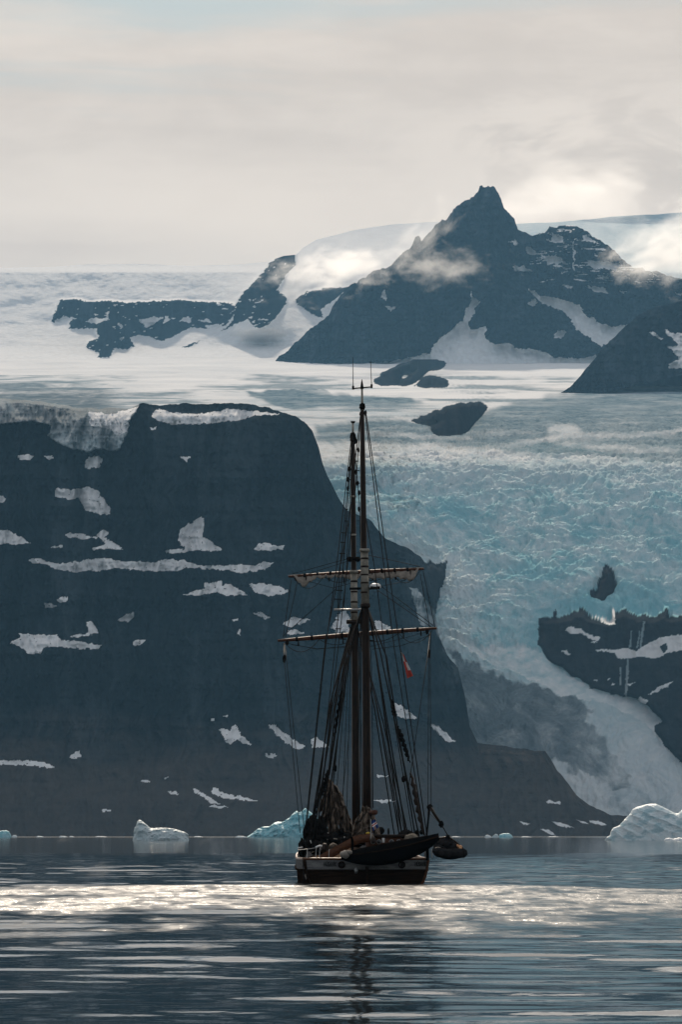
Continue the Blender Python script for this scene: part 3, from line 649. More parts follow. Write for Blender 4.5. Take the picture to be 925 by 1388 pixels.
M_HULL = simple('tarred_hull_planks', (.010,.007,.005), (.026,.015,.010), 3, .55, 0, .5, .03, (.35,.35,4), spec=0.0)
M_STRIP = simple('weathered_white_paint', (.11,.11,.115), (.20,.197,.19), 3.5, .6, 0, .25, .02, (.5,.5,3), spec=0.0)
M_BRIGHT = simple('varnished_wood', (.05,.019,.008), (.11,.042,.018), 5, .4, 0, .3, .02, (1,1,5))
M_DECK = simple('deck_planks', (.05,.034,.024), (.09,.062,.044), 6, .7, spec=0.0)
M_SPAR = simple('dark_oiled_spar', (.008,.005,.004), (.025,.013,.007), 4, .45, 0, .3, .02, (3,3,.4))
M_YARD = simple('red_brown_spar', (.05,.019,.011), (.095,.036,.020), 4, .5, 0, .3, .02)
M_DOUB = simple('white_masthead_paint', (.20,.185,.155), (.34,.315,.27), 3, .6, 0, .2, .02)
M_ROPE = simple('tarred_rope', (.006,.005,.005), (.016,.013,.011), 12, .85)
M_MANILA = simple('pale_rope', (.11,.095,.075), (.20,.17,.13), 12, .85)
M_SAIL = simple('tanned_sailcloth', (.05,.037,.029), (.17,.132,.10), 3.0, .85, 0, .6, .06)
M_CREAM = simple('cream_sailcloth', (.20,.175,.15), (.32,.285,.245), 3, .85, 0, .5, .05)
M_DARK = simple('dark_canvas', (.007,.007,.007), (.018,.016,.015), 4, .8, 0, .4, .03, spec=0.0)
M_STEEL = simple('galvanised_steel', (.25,.25,.25), (.42,.42,.41), 6, .45, .6)
M_WHITE_P = simple('white_gelcoat', (.66,.66,.65), (.78,.78,.77), 4, .4)
M_BLACK_P = simple('black_boat_paint', (.0025,.0025,.003), (.005,.005,.005), 3, .8, 0, .2, .02, spec=0.0)
M_RUBBER = simple('grey_rubber_tube', (.014,.014,.015), (.032,.031,.031), 4, .55, spec=0.0)
M_ORANGE = simple('faded_orange_cloth', (.45,.20,.09), (.62,.34,.18), 4, .8)
M_YELLOW = simple('yellow_oilskin', (.45,.30,.03), (.60,.44,.06), 4, .6)
M_GLASS = NT('dark_window_glass'); M_GLASS.col((.02,.025,.03)); M_GLASS.rough(.08); M_GLASS = M_GLASS.m
def plain(name, c, r=.8):
    t = NT(name); n = t.noise(6, 4); t.col(t.mix(t.rng(n, .3, .7), c, tuple(v*.8 for v in c))); t.rough(r); return t.m
M_RED = plain('red_bunting', (.50,.055,.035)); M_BLUEF = plain('blue_bunting', (.015,.055,.23)); M_WHITEF = plain('white_bunting', (.72,.70,.68)); M_LETTER = plain('black_lettering', (.012,.012,.012))

ship = empty('schooner', S(497, 1130.5+CZ/(K*SD), 0)); SH = Vector(ship.location); SH.z = 0; ship.location = SH
tag(ship, 'dark two-masted wooden schooner seen from astern with bare yards and rigging', 'schooner')
YAW = R(2.5)
fw, rt = Vector((-math.sin(YAW), math.cos(YAW), 0)), Vector((math.cos(YAW), math.sin(YAW), 0))
def H(u, v, z): return SH+rt*u+fw*v+Vector((0, 0, z))      # u to starboard, v forward, z up
ST = [(-.0,3.10,1.22,2.72,.5),(1.2,3.22,1.22,2.85,.25),(3,3.28,1.20,3.0,0),(7,3.30,1.22,3.20,-.3),(12,3.15,1.34,3.05,-.3),(17,2.75,1.62,2.5,-.2),(21,1.85,1.95,1.6,-.1),(24,.85,2.3,.6,0),(25.4,.06,2.55,.05,0)]   # v, rail half-breadth, rail height, waterline half-breadth
def stn(v):
    a = np.array(ST); return [float(np.interp(v, a[:,0], a[:,j])) for j in (1, 2, 3)]
vs_ = list(np.linspace(0, 25.4, 30)); STRIP = .52
def ring(v, top, bot, off=0.):
    b, z, w = stn(v); zt, zb = (z if top is None else z+top), (-1.2 if bot is None else z+bot)
    def hb(q): return w*(.78+.22*min(1, (q+1.2)/1.2)) if q < 0 else w+(b-w)*max(0., q/z)**.5
    return [(s*(hb(q)+off), v, q) for s in (-1, 1) for q in (zt, zb)], hb
hull = MB()
for s in (-1, 1):
    rows = []
    for v in vs_:
        _, hb = ring(v, None, None); z = stn(v)[1]; rows.append([H(s*hb(q), v, q) for q in np.linspace(-1.2, z-.02, 12)])
    hull.grid(rows if s > 0 else [r[::-1] for r in rows])
def bulge(u): return -.85*(1-(u/3.1)**2)                  # the transom is rounded aft
rows = []
for q in np.linspace(-1.2, 1.2, 10):
    _, hb = ring(0, None, None); w = hb(q); rows.append([H(u, bulge(u)*(.45+.55*np.clip((q+1.2)/1.6, 0, 1)) if abs(u) < w-.001 else 0, q-.10*(u/3.1)**2*0) for u in np.linspace(-w, w, 25)])
hull.grid(rows); HULL = hull.build('hull', M_HULL, ship)
MB().grid([[H(s*(stn(v)[0]-.1), v, stn(v)[1]-.55) for s in np.linspace(-1, 1, 5)] for v in vs_]).build('deck', M_DECK, ship)
st = MB()
for s in (-1, 1):
    for o_ in (.03, -.10):
        rows = [[H(s*(ring(v, None, None)[1](stn(v)[1]-d)+o_), v, stn(v)[1]-d) for d in (STRIP, .02)] for v in vs_]; st.grid(rows if (s > 0) == (o_ > 0) else [r[::-1] for r in rows])
for o_ in (-.03, .12):
    st.grid([[H(u, bulge(u)*.98+o_, z) for u in np.linspace(-3.12, 3.12, 25)] for z in (.70, 1.20)])
st.build('bulwark', M_STRIP, HULL)
cr = MB()
for s in (-1, 1): cr.tube([H(s*(stn(v)[0]-.02), v, stn(v)[1]+.03) for v in vs_], .075, 6)
cr.tube([H(u, bulge(u), 1.25) for u in np.linspace(-3.12, 3.12, 17)], .07, 6); cr.build('cap_rail', M_BRIGHT, HULL)
rb = MB()
for s in (-1, 1): rb.tube([H(s*(ring(v, None, None)[1](stn(v)[1]-STRIP)+.05), v, stn(v)[1]-STRIP) for v in vs_], .05, 6)
rb.tube([H(u, bulge(u)-.03, .69) for u in np.linspace(-3.12, 3.12, 17)], .045, 6); rb.build('rubbing_strake', M_HULL, HULL)
for s in (-1, 1): MB().tube([H(s*(ring(0, None, None)[1](q)+.02), -.05, q) for q in np.linspace(-.3, 1.2, 9)], .08, 6).build('corner_post', M_BRIGHT if s > 0 else M_HULL, HULL)  # starboard post browner: light catching that corner is put into its colour
MB().box(H(0, -.75, -.1), (.16, .7, 2.0)).build('rudder', M_HULL, ship)
for u in (-1.28, 1.75):
    t = MB(); c = H(u, bulge(u)-.06, .96); t.tube([c+Vector((.15*math.cos(a), 0, .15*math.sin(a))) for a in np.linspace(0, 6.283, 17)], .035, 6); t.build('mooring_port', M_HULL, HULL)
    MB().tube([c+Vector((0, .02, 0)), c+Vector((0, .08, 0))], .13, 16).build('mooring_port_opening', M_LETTER, HULL)
def lettering(txt, c, h, width, right):
    cu = bpy.data.curves.new('name_lettering', 'FONT'); cu.body = txt; cu.size = h*1.38; cu.extrude = .012; cu.align_x = 'CENTER'; cu.align_y = 'CENTER'; cu.offset = .006
    tmp = bpy.data.objects.new('name_lettering', cu); COL.objects.link(tmp); bpy.context.view_layer.update()
    me = bpy.data.meshes.new_from_object(tmp.evaluated_get(bpy.context.evaluated_depsgraph_get())); bpy.data.objects.remove(tmp)
    me.materials.clear(); me.materials.append(M_LETTER)
    o = bpy.data.objects.new('name_lettering', me); COL.objects.link(o); o.parent = HULL
    o.location = c-world_pos(HULL); o.rotation_euler = (R(90), 0, right); o.scale = (width/(len(txt)*h*.95), 1, 1)
    return o
for u in (-1.86, 2.72): lettering('HÚSAVÍK', H(u, bulge(u)-.075, .985), .22, .80 if u < 0 else .80, YAW+math.atan(2*.85*u/3.1**2))

# masts --------------------------------------------------------------
def spar(name, pts, rad, mat, parent, n=14): return MB().tube(pts, rad, n).build(name, mat, parent)
MD, FD = 9.0, 19.0
mm = spar('main_mast', [S(498.2,1146,MD), S(497.6,1050,MD), S(496.6,900,MD), S(495.4,800,MD), S(494.2,748,MD)], [.24,.235,.205,.18,.165], M_SPAR, ship)
spar('masthead', [S(495.6,820,MD), S(494.6,766,MD), S(494.2,746,MD)], [.21,.20,.195], M_DOUB, mm)
spar('topmast', [S(494.8,828,MD+.48), S(493.6,745,MD+.48), S(492,620,MD+.48), S(491.4,556,MD+.48)], [.16,.165,.135,.10], M_SPAR, mm)
spar('pole', [S(491.4,560,MD+.48), S(491,526,MD+.48)], [.075,.05], M_DOUB, mm)
MB().tube([S(491,527,MD+.48), S(490.9,519,MD+.48), S(490.9,514,MD+.48)], [.10,.05,.012], 8).build('truck', M_DARK, mm)
MB().lump(S(491.4,551,MD+.48), (.16,.16,.20), 4, .25, 2).build('halyard_block', M_DARK, mm)
MB().lump(S(489.6,561,MD+.48), (.08,.08,.13), 5, .2).build('halyard_block', M_DARK, mm); MB().lump(S(495.8,560,MD+.48), (.07,.07,.16), 6, .2).build('halyard_block', M_DARK, mm)
an = MB().tube([S(479,526.6,MD+.48), S(504,524.4,MD+.48)], .035, 6).build('antenna_arm', M_DARK, mm)
for x, y0, y1, x1 in ((479,528,484,478.6), (504,526,488,502.6)):
    MB().tube([S(x,y0,MD+.48), S(x,y0-5,MD+.48), S(x,y0-5.2,MD+.48), S(x1,y1,MD+.48)], [.06,.06,.022,.014], 6).build('whip_antenna', M_DARK, an)
MB().box(S(494.4,746,MD-.2), (.52,.75,.14)).build('mast_cap', M_DOUB, mm); MB().box(S(495.6,821,MD-.2), (.5,.85,.2)).build('trestle_tree', M_SPAR, mm)
for y in (757,768,779,790,803): MB().tube([S(494.6,y-1.2,MD), S(494.6,y+1.2,MD)], .225, 14).build('mast_band', M_SPAR, mm)
ct = MB().tube([S(474,798,MD+.2), S(515,797,MD+.2)], .065, 8).build('crosstree', M_DARK, mm)
rad = MB(); rad.tube([S(509,797.5,MD-.1), S(509,796,MD-.1), S(509,792.5,MD-.1), S(509,791,MD-.1)], [.26,.30,.28,.16], 20); rad.build('radar_dome', M_WHITE_P, ct)
MB().tube([S(502.5,796.2,MD-.35), S(515.5,796.2,MD-.35)], .06, 8).build('radar_band', M_DARK, ct)
fm = spar('fore_mast', [S(483,1140,FD), S(482.4,1040,FD), S(481.5,900,FD), S(480.6,840,FD), S(479.8,776,FD)], [.225,.22,.19,.17,.16], M_SPAR, ship)
spar('masthead', [S(480.8,842,FD), S(480,776,FD)], [.19,.18], M_DOUB, fm)
spar('topmast', [S(480.6,852,FD+.45), S(479.8,770,FD+.45), S(479,680,FD+.45), S(478.6,588,FD+.45)], [.15,.15,.14,.10], M_SPAR, fm)
spar('pole', [S(478.6,590,FD+.45), S(478.8,573,FD+.45)], [.065,.055], M_DOUB, fm)
MB().tube([S(478.8,573.5,FD+.45), S(478.8,571,FD+.45)], [.10,.13], 8).build('truck', M_DARK, fm)
MB().lump(S(478.6,593,FD+.45), (.17,.17,.30), 7, .25, 2).build('halyard_block', M_DARK, fm); MB().lump(S(482,597,FD+.45), (.09,.09,.2), 8, .25, 2).build('halyard_block', M_DARK, fm)
MB().box(S(480,775,FD-.2), (.46,.7,.14)).build('mast_cap', M_DOUB, fm); MB().box(S(480.8,843,FD-.2), (.9,.95,.2)).build('trestle_tree', M_SPAR, fm)
for y in (788,802,816,830): MB().tube([S(480.4,y-1.2,FD), S(480.4,y+1.2,FD)], .205, 14).build('mast_band', M_SPAR, fm)
for y in (673,725): MB().tube([S(479.2,y-1.2,FD+.45), S(479.2,y+1.2,FD+.45)], .165, 12).build('mast_band', M_DOUB, fm)
fb = MB(); fb.tube([S(473,757,FD-.3), S(486,757,FD-.3)], .09, 8); fb.lump(S(474,758,FD-.3), (.16,.16,.14), 3, .3); fb.lump(S(485,758,FD-.3), (.16,.16,.14), 9, .3); fb.build('mast_iron', M_DARK, fm)
MB().tube([S(453,826.5,FD-1), S(492,826,FD-1)], .055, 8).build('crosstree', M_STEEL, fm)

def yard(pl, pr, dy, r, sail):
    a, b = S(*pl, dy), S(*pr, dy); n = 14
    prof = lambda t: r*(.50+.5*(1-abs(2*t-1)**2.2))
    y = MB().tube([a.lerp(b, i/n) for i in range(n+1)], [prof(i/n) for i in range(n+1)], 10).build('yard', M_YARD, fm)
    for t in (.06, .94): MB().lump(a.lerp(b, t)+Vector((0,0,-.12)), (.10,.10,.17), t*9, .2).build('yardarm_block', M_DARK, y)
    for t in np.linspace(.12, .88, 9): 
        p = a.lerp(b, t); MB().tube([p-(b-a).normalized()*.06, p+(b-a).normalized()*.06], prof(t)+.025, 10).build('yard_band', M_DARK, y)
    for (t0, t1, d) in ((.04,.26,.62), (.26,.50,.38), (.50,.76,.38), (.76,.97,.62)):
        MB().tube(sag(a.lerp(b, t0)+Vector((0,-.1,-.1)), a.lerp(b, t1)+Vector((0,-.1,-.12)), d), .018, 5).build('foot_rope', M_ROPE, y)
    for t in (.13,.30,.41,.62,.79,.90): MB().tube([a.lerp(b,t)+Vector((0,-.1,-.05)), a.lerp(b,t)+Vector((.01,-.1,-.28-.25*random.random())), a.lerp(b,t)+Vector((.02,-.1,-.36-.25*random.random()))], [.03,.05,.02], 5).build('gasket', M_ROPE, y)
    return y, a, b
ylow, la, lb = yard((376.5,868.5), (592.5,851.5), FD+1, .135, False)
yup, ua, ub = yard((391,781.5), (575,771), FD+1, .13, True)
# furled topsail under the upper yard, with its two baggy ends
rows = []
for i, t in enumerate(np.linspace(.035, .965, 70)):
    p = ua.lerp(ub, t); e = min(t-.035, .965-t)
    dr = .30+.18*math.exp(-((e-.085)/.045)**2)+.06*math.sin(i*1.3)+.05*math.sin(i*2.7)
    if t < .3: dr += .28*math.exp(-((t-.115)/.05)**2)
    else: dr += .16*math.exp(-((t-.93)/.03)**2)+.24*sstep(.52, .6, t)
    if abs(t-.47) < .06: dr += .12
    dr *= sstep(0, .035, e)*.9+.1
    rows.append([p+Vector((0, (-.17 if k < 6 else .17)*math.sin(math.pi*k/11)*1.0+.03*math.sin(i*1.9+k), .10-dr*(1-abs(2*k/11-1)))) for k in range(12)])
MB().grid(rows).build('furled_sail', M_CREAM, yup)
# ropes from yard to yard, lifts and braces ---------------------------------
def rope(name, parent, pts, r=.022, mat=None, s=0.):
    P3 = [Vector(p) for p in pts]
    if len(P3) == 2: P3 = sag(P3[0], P3[1], s, 10)
    return MB().tube(P3, r, 5).build(name, mat or M_ROPE, parent)
def L(name, parent, *pts, r=.022, mat=None, s=0.): return rope(name, parent, [S(*p) for p in pts], r, mat, s)
f1 = FD+1
for pts in (((395,786,f1),(384,864,f1)), ((403,790,f1),(387,864,f1)), ((570,778,f1),(583,850,f1)), ((574,774,f1),(590,850,f1))): L('sheet', yup, *pts, r=.02)
for pts in (((384,862,f1),(457,797,FD)), ((588,848,f1),(500,782,FD)), ((585,850,f1),(512,800,FD))): L('lift', ylow, *pts, r=.018)
for pts in (((396,778,f1),(476,756,FD)), ((570,768,f1),(484,749,FD)), ((420,777,f1),(474,760,FD))): L('lift', yup, *pts, r=.016)
L('clew_line', yup, (415,787,f1),(452,797,f1),(478,790,FD), r=.016); L('clew_line', yup, (556,783,f1),(540,790,f1),(505,797,FD), r=.016)
L('buntline', ylow, (390,872,f1),(430,880,f1),(476,875,f1), r=.015); L('buntline', ylow, (505,880,f1),(545,875,f1),(583,861,f1), r=.015); L('buntline', ylow, (395,874,f1),(430,879,f1),(500,877,f1),(582,856,f1), r=.012)
for pts in (((385,872,f1),(385,890,16),(407,1129,8)), ((386,872,f1),(388,890,16),(412,1119,8)), ((583.5,858,f1),(580,890,14),(554,1069,4)), ((582.5,858,f1),(581.5,885,f1),(580.5,1119,5)), ((584.5,858,f1),(583.5,885,f1),(585,1098,5))): L('brace', ylow, *pts, r=.02)
MB().lump(S(385.5,893,16), (.09,.09,.24), 2, .2).build('brace_block', M_DARK, ylow); MB().lump(S(581.8,886,f1), (.09,.09,.24), 3, .2).build('brace_block', M_DARK, ylow)
# standing and running rigging: one rope after another
RG = [  # parent, radius, points (photo pixels and metres forward of the transom)
 (mm,.030,((492,822,MD),(451,880+60,MD-1.5),(417,1150,MD-2.5))), (mm,.030,((492,822,MD),(463,900,MD-.5),(422,1150,MD-.8))), (mm,.030,((492,823,MD),(467,905,MD+.5),(431,1150,MD+1))), (mm,.030,((492,823,MD),(474,890,MD+1.5),(436,1150,MD+2.5))),
 (mm,.030,((498,822,MD),(515,880,MD-1.5),(572,1150,MD-2.5))), (mm,.030,((498,822,MD),(524,890,MD-.8),(566,1150,MD-1))), (mm,.030,((498,823,MD),(503,840,MD),(548,1150,MD+1))), (mm,.030,((498,823,MD),(502,838,MD),(554,1150,MD+2.5))),
 (mm,.020,((489.6,557,MD-.5),(484,604,MD),(474,700,MD),(440,880,MD-1.5),(412,1142,MD-3))), (mm,.018,((489.9,558,MD-.5),(480,690,MD),(463,840,MD),(428,1142,MD-1))), 
 (mm,.022,((496,557,MD-.5),(527,772,MD-1),(543,880,MD-2),(580,1138,MD-4))), (mm,.020,((495,560,MD-.5),(521,769,MD-1),(535,880,MD-2),(577,1138,MD-3.5))), (mm,.018,((494,690,MD-.5),(508,769,MD-1),(532,960,MD-1),(562,1145,MD-1.5))),
 (mm,.014,((509,880,MD),(525,1000,MD),(543,1140,MD-2))), (mm,.014,((500,860,MD),(505,960,MD),(505,1110,MD-1))), (mm,.018,((501,912,MD-.5),(527,1030,MD-1),(552,1142,MD-1))), (mm,.018,((500,905,MD-.5),(523,1020,MD-1.5),(547,1142,MD-2))),
 (mm,.016,((491,830,MD),(489,960,MD),(488,1110,MD))), (mm,.016,((490,830,MD),(487,960,MD),(485,1110,MD+1))), (mm,.014,((499,835,MD),(504,900,MD-.5),(506,1095,MD-1.5))), (mm,.014,((489,830,MD),(486,930,MD),(483.5,1110,MD+2))),
 (fm,.028,((478,842,FD),(446,960,FD-1),(421,1152,FD-2))), (fm,.028,((478,842,FD),(450,960,FD),(427,1152,FD))), (fm,.028,((478,843,FD),(455,960,FD+.5),(434,1152,FD+1))), (fm,.028,((478,843,FD),(462,960,FD+1),(443,1152,FD+2))),
 (fm,.028,((483,842,FD),(512,960,FD-1),(545,1152,FD-2))), (fm,.028,((483,842,FD),(508,960,FD),(538,1152,FD))), (fm,.026,((483,843,FD),(520,980,FD-1),(558,1152,FD-2.5))),
 (fm,.020,((477,591,FD-.4),(456,772,FD-.6),(440,890,FD-1.5),(413,1146,FD-3))), (fm,.020,((477.6,598,FD-.4),(465,772,FD-.4),(452,900,FD-1),(425,1146,FD-1.5))), (fm,.018,((480,596,FD-.4),(488,690,FD-.4),(491,830,FD))),
 (fm,.018,((478,592,FD-.4),(461,772,FD-.5),(458,826,FD-.6))), (fm,.016,((478,600,FD-.4),(470,772,FD),(466,826,FD))),
 (fm,.014,((476,850,FD),(470,960,FD-1),(464,1110,FD-3))), (fm,.014,((477,850,FD),(474,960,FD-1),(470,1110,FD-3))), (fm,.014,((476,852,FD),(466,960,FD-1),(455,1090,FD-3))), (fm,.014,((475,850,FD),(462,950,FD-1),(447,1050,FD-3))), (fm,.014,((477,852,FD),(473,1000,FD-1),(461,1110,FD-4))), (fm,.014,((485,852,FD),(486,1000,FD-1),(487,1110,FD-3))), (fm,.014,((485.5,852,FD),(490,1000,FD-1),(491,1110,FD-3))),
]
for par, r, pts in RG: L('shroud' if r >= .026 else ('backstay' if r >= .018 else 'halyard'), par, *pts, r=r*1.3)
# bunches of gear seized along three of the lines (lowered staysails and tackles)
def furl(parent, pts, r, seed, mat):
    P3 = [S(*p) for p in pts]; n = 26; Q = []
    for i in range(n+1):
        t = i/n*(len(P3)-1); k = min(int(t), len(P3)-2); Q.append(P3[k].lerp(P3[k+1], t-k)+Vector((.035*math.sin(i*1.7+seed), 0, .03*math.sin(i*2.3))))
    rr = [r*(.55+.45*abs(math.sin(i*.9+seed)))*(.25+.75*min(1, 4*i/n, 4*(n-i)/n)) for i in range(n+1)]
    return MB().tube(Q, rr, 8).build('furled_staysail', mat, parent)
furl(mm, ((531,948,MD-1.5),(535,972,MD-1.6)), .11, 1, M_DARK); furl(mm, ((540,984,MD-1.6),(556,1034,MD-2)), .12, 2, M_DARK); furl(mm, ((557,1046,MD-2),(575,1132,MD-2.5)), .15, 3, M_SPAR)
furl(mm, ((464,932,MD+.5),(452,1006,MD+.8)), .09, 4, M_DARK); furl(mm, ((447,1040,MD+1),(436,1080,MD+1.2)), .13, 5, M_DARK); furl(mm, ((437,1062,MD),(420,1125,MD-1)), .09, 6, M_DARK)
MB().lump(S(547.5,1056,MD-1), (.11,.11,.17), 3, .2).build('tackle_block', M_DARK, mm); MB().lump(S(454.5,1041,FD-3), (.10,.10,.20), 5, .2).build('tackle_block', M_DARK, fm); MB().lump(S(527,1128,MD-2), (.05,.05,.22), 6, .1).build('tackle_block', M_DARK, mm)
for y, a, b in ((690,468,472), (735,462,469), (706,467,472), (650,472,476), (722,463,470), (668,470,474), (750,460,468), (636,474,477), (800,455,465), (812,453,464), (840,453,460), (852,455,463), (866,460,470)):
    L('ratline', fm, (a,y,FD-.5), (b,y+.4,FD-.5), r=.03)
for y, a, b in ((625,482,486), (638,483,488), (655,484,488), (840,500,505), (868,502,508)): L('ratline', mm, (a,y,MD), (b,y,MD), r=.028)
for x, y in ((483,640), (485,655), (487,668), (486,610), (472,650), (474,636), (487,690), (472,662)): MB().lump(S(x, y, FD-.4), (.075,.075,.15), x, .2).build('rigging_block', M_DARK, fm)
for s, xs in ((-1, (417,422,431,436)), (1, (548,554,566,572))):
    for x in xs:
        for y in (1128, 1143): MB().lump(S(x, y, MD-.5), (.11,.09,.13), x*.1, .1).build('deadeye', M_DARK, mm)
        
# deck gear --------------------------------------------------------------
dh = MB().box(S(529,1143,4.5), (2.5,2.6,.75)).build('deckhouse', M_BRIGHT, ship, False)
MB().box(S(529,1132.6,4.5), (2.85,2.9,.12)).build('roof', M_SPAR, dh, False)
for x in (506,514,531,541): 
    w = MB().tube([S(x,1141,3.16)+Vector((0,.03,0)), S(x,1141,3.16)+Vector((0,-.04,0))], .13, 16).build('porthole', M_STEEL, dh); MB().tube([S(x,1141,3.16)+Vector((0,-.05,0)), S(x,1141,3.16)+Vector((0,-.055,0))], .09, 16).build('pane', M_GLASS, w)
MB().box(S(520,1139,3.12), (.13,.06,.24)).build('lamp', M_WHITE_P, dh)
MB().lump(S(551,1133,3.6), (.42,.5,.30), 3, .3, 2).build('rope_coil', M_DARK, ship); MB().lump(S(558,1137,3.0), (.36,.4,.26), 5, .3, 2).build('rope_coil', M_MANILA, ship)
bw = MB(); A = [(434,1166),(446,1159),(458,1152.5),(470,1146),(482,1139.5),(492,1136.5),(503,1135)]
bw.grid([[S(x, y-6.5+(i>4)*1.5, 2.6) for i, (x, y) in enumerate(A)], [S(x, y-6.8+(i>4)*1.5, 2.2) for i, (x, y) in enumerate(A)], [S(x, y+6, 2.2) for x, y in A], [S(x, y+6, 2.6) for x, y in A]]); bw.build('quarterdeck_rail', M_BRIGHT, ship)
bm_ = spar('main_boom', [S(497.5,1128,MD-.4), S(503,1133,4), S(507,1140,.2)], [.12,.15,.11], M_SPAR, ship)
gf = spar('main_gaff', [S(492,1103,MD), S(504,1101.5,5.6), S(509.5,1101,5.0)], [.10,.12,.125], M_YARD, ship)
def drape(h, top, bot, wt, wb, n, amp, seed):
    """A gathered sheet of sailcloth hanging from one place to another in sharp uneven pleats."""
    rg = random.Random(seed); top, bot = Vector(top), Vector(bot); ax = (bot-top); side = Vector((1, 0, 0))
    ph = [rg.uniform(.5, 1.5)*(1 if i % 2 else -1) for i in range(n+1)]; off = [rg.uniform(-.35, .35) for _ in range(n+1)]
    rows = []
    m = 22
    for j in range(m+1):
        t = j/m; w = wt+(wb-wt)*t**.8; c = top+ax*t+Vector((.10*math.sin(t*5+seed), 0, 0))*wb
        row = []
        for i in range(n*3+1):
            u = i/(n*3); k = min(int(u*n), n-1); f = u*n-k
            y = (ph[k]*(1-f)+ph[k+1]*f)*amp*(.45+.75*t)+.8*amp*mnoise.noise(Vector((u*5, t*6, seed*1.7)))*2
            x = (u-.5+off[k]*.5/n)*w; z = .16*wb*mnoise.noise(Vector((u*3+9, t*4, seed*2.3)))*2-(.22*wb*(abs(2*u-1)**2)*(.3+t))+.05*math.sin(u*n*math.pi)*t
            if t > .82: y *= 1+.8*(t-.82)/.18; 
            row.append(c+Vector((x, y-.25*math.cos((u-.5)*math.pi)*w*.5, z)))
        rows.append(row)
    h.grid(rows)
def heap(name, mat, items, parent):
    h = MB()
    for i, (x0, y0, x1, y1, wt, wb, dy) in enumerate(items): drape(h, S(x0, y0, dy), S(x1, y1, dy-.5), wt*.037, wb*.037, max(3, int(wb/4.2)), .20, i*3+int(dy*10))
    o = h.build(name, mat, parent, False); sm = o.modifiers.new('thickness', 'SOLIDIFY'); sm.thickness = .02; return o
heap('lowered_foresail', M_SAIL, [(446,1056,438,1098,4,13,12.6),(448,1058,452,1100,5,15,12.3),(455,1064,466,1098,6,12,12.5),(447,1074,440,1122,7,19,12),(455,1076,458,1122,8,20,11.8),(461,1080,472,1124,7,15,12.1),(443,1092,434,1134,7,16,11.7),(454,1094,452,1136,9,18,11.4),(464,1092,470,1134,8,18,11.5),(471,1102,478,1134,5,12,11.6)], ship)
heap('lowered_mainsail', M_SAIL, [(495,1093,486,1124,6,14,6.2),(497,1094,497,1126,7,16,6.0),(501,1096,506,1124,6,13,6.2),(491,1102,482,1134,6,15,5.7),(498,1104,496,1138,8,20,5.4),(504,1104,509,1130,6,14,5.8),(494,1120,478,1141,6,14,5.1)], ship)
def heap(name, mat, items, parent):
    h = MB()
    for i, (x, y, dy, rx, rz, ry, a) in enumerate(items): h.lump(S(x, y, dy), (rx*.037, ry, rz*.037), i*1.7+dy, .3, 1.7, 4, Matrix.Rotation(R(a), 3, 'Y'), .22)
    return h.build(name, mat, parent)
heap('sail_cover', M_DARK, [(416,1124,10,4,14,.4,10),(438,1122,10,5,14,.4,-10),(452,1138,8.5,8,10,.5,0),(410,1150,8,5,12,.5,0),(430,1150,7,9,8,.5,0),(467,1142,7,8,7,.5,0),(484,1143,6,8,5,.5,0),(425,1118,11,7,12,.5,0),(432,1128,10.5,9,13,.6,0),(444,1138,9.5,12,9,.7,0),(460,1141,9,12,8,.7,0),(474,1136,9,10,8,.7,0),(421,1136,10,6,14,.5,0)], ship)
for i, (x, y, dy, rx, rz, m) in enumerate(((419,1144,7,4,10,M_DARK),(428,1148,6.5,5,9,M_DARK),(440,1150,5.5,5,7,M_SPAR),(452,1148,6,6,5,M_SAIL),(410,1147,9,3,10,M_DARK),(463,1127,9,4,5,M_DARK),(516,1126,6,5,5,M_DARK),(462,1150,5,5,4,M_DARK))):
    MB().lump(S(x, y, dy), (rx*.037, .3, rz*.037), i+30, .25, 1.8, 3, None, .12).build('deck_gear', m, ship)
MB().lump(S(499,1129.5,4.2), (.10,.10,.07), 2, .3).build('oilskin_bundle', M_YELLOW, ship)
for x, y, w, h, dy, m in ((421.5,1141,.035,.17,5,M_WHITE_P),(424,1155,.16,.05,4,M_MANILA),(407,1149,.28,.07,7,M_WHITE_P),(444,1138,.05,.06,6,M_MANILA),(450,1151,.26,.06,4,M_CREAM),(467,1135,.05,.08,5,M_STEEL),(455,1137,.22,.05,6,M_CREAM),(445,1129,.07,.05,8,M_STEEL)):
    MB().box(S(x, y, dy), (w, .1, h), Matrix.Rotation(R(random.uniform(-25, 25)), 3, 'Y')).build('deck_fitting', m, ship)
for x0, x1, y in ((416,417,1168), (428,429,1166), (433,434,1165.5), (446,446.5,1163), (577,577,1163), (586,586,1163)): L('stanchion', ship, (x0,y,.1), (x1,y-17 if x0 < 440 else y-12,.1), r=.022, mat=M_STEEL)
L('guard_rail', ship, (404,1152,6), (417,1151,.1), (429,1149,.1), r=.018, mat=M_STEEL); MB().tube([S(428,1149,.1), S(431,1147.2,.1), S(434,1146.4,.1), S(437,1146.8,.1)], .05, 6).build('life_ring', M_WHITE_P, ship)
for x, y0, y1 in ((411,1162,1194), (415.5,1168,1182)): L('fender_line', ship, (x,y0,.4), (x+1,y1,.2), r=.03)
MB().tube([S(415.6,1183,.0), S(414.6,1187,-.05), S(415.2,1192,-.05)], [.03,.06,.02], 6).build('fender_line', M_CREAM, ship)
MB().lump(S(483,1180,-.9), (.09,.08,.14), 3, .3).build('stern_lamp', M_STEEL, ship)
for x, y in ((431,1181.5), (437,1181), (444,1180.4), (449,1179.5)): MB().lump(S(x, y, -.35), (.05,.04,.03), x, .2, 2, 2).build('scupper', M_CREAM, HULL)
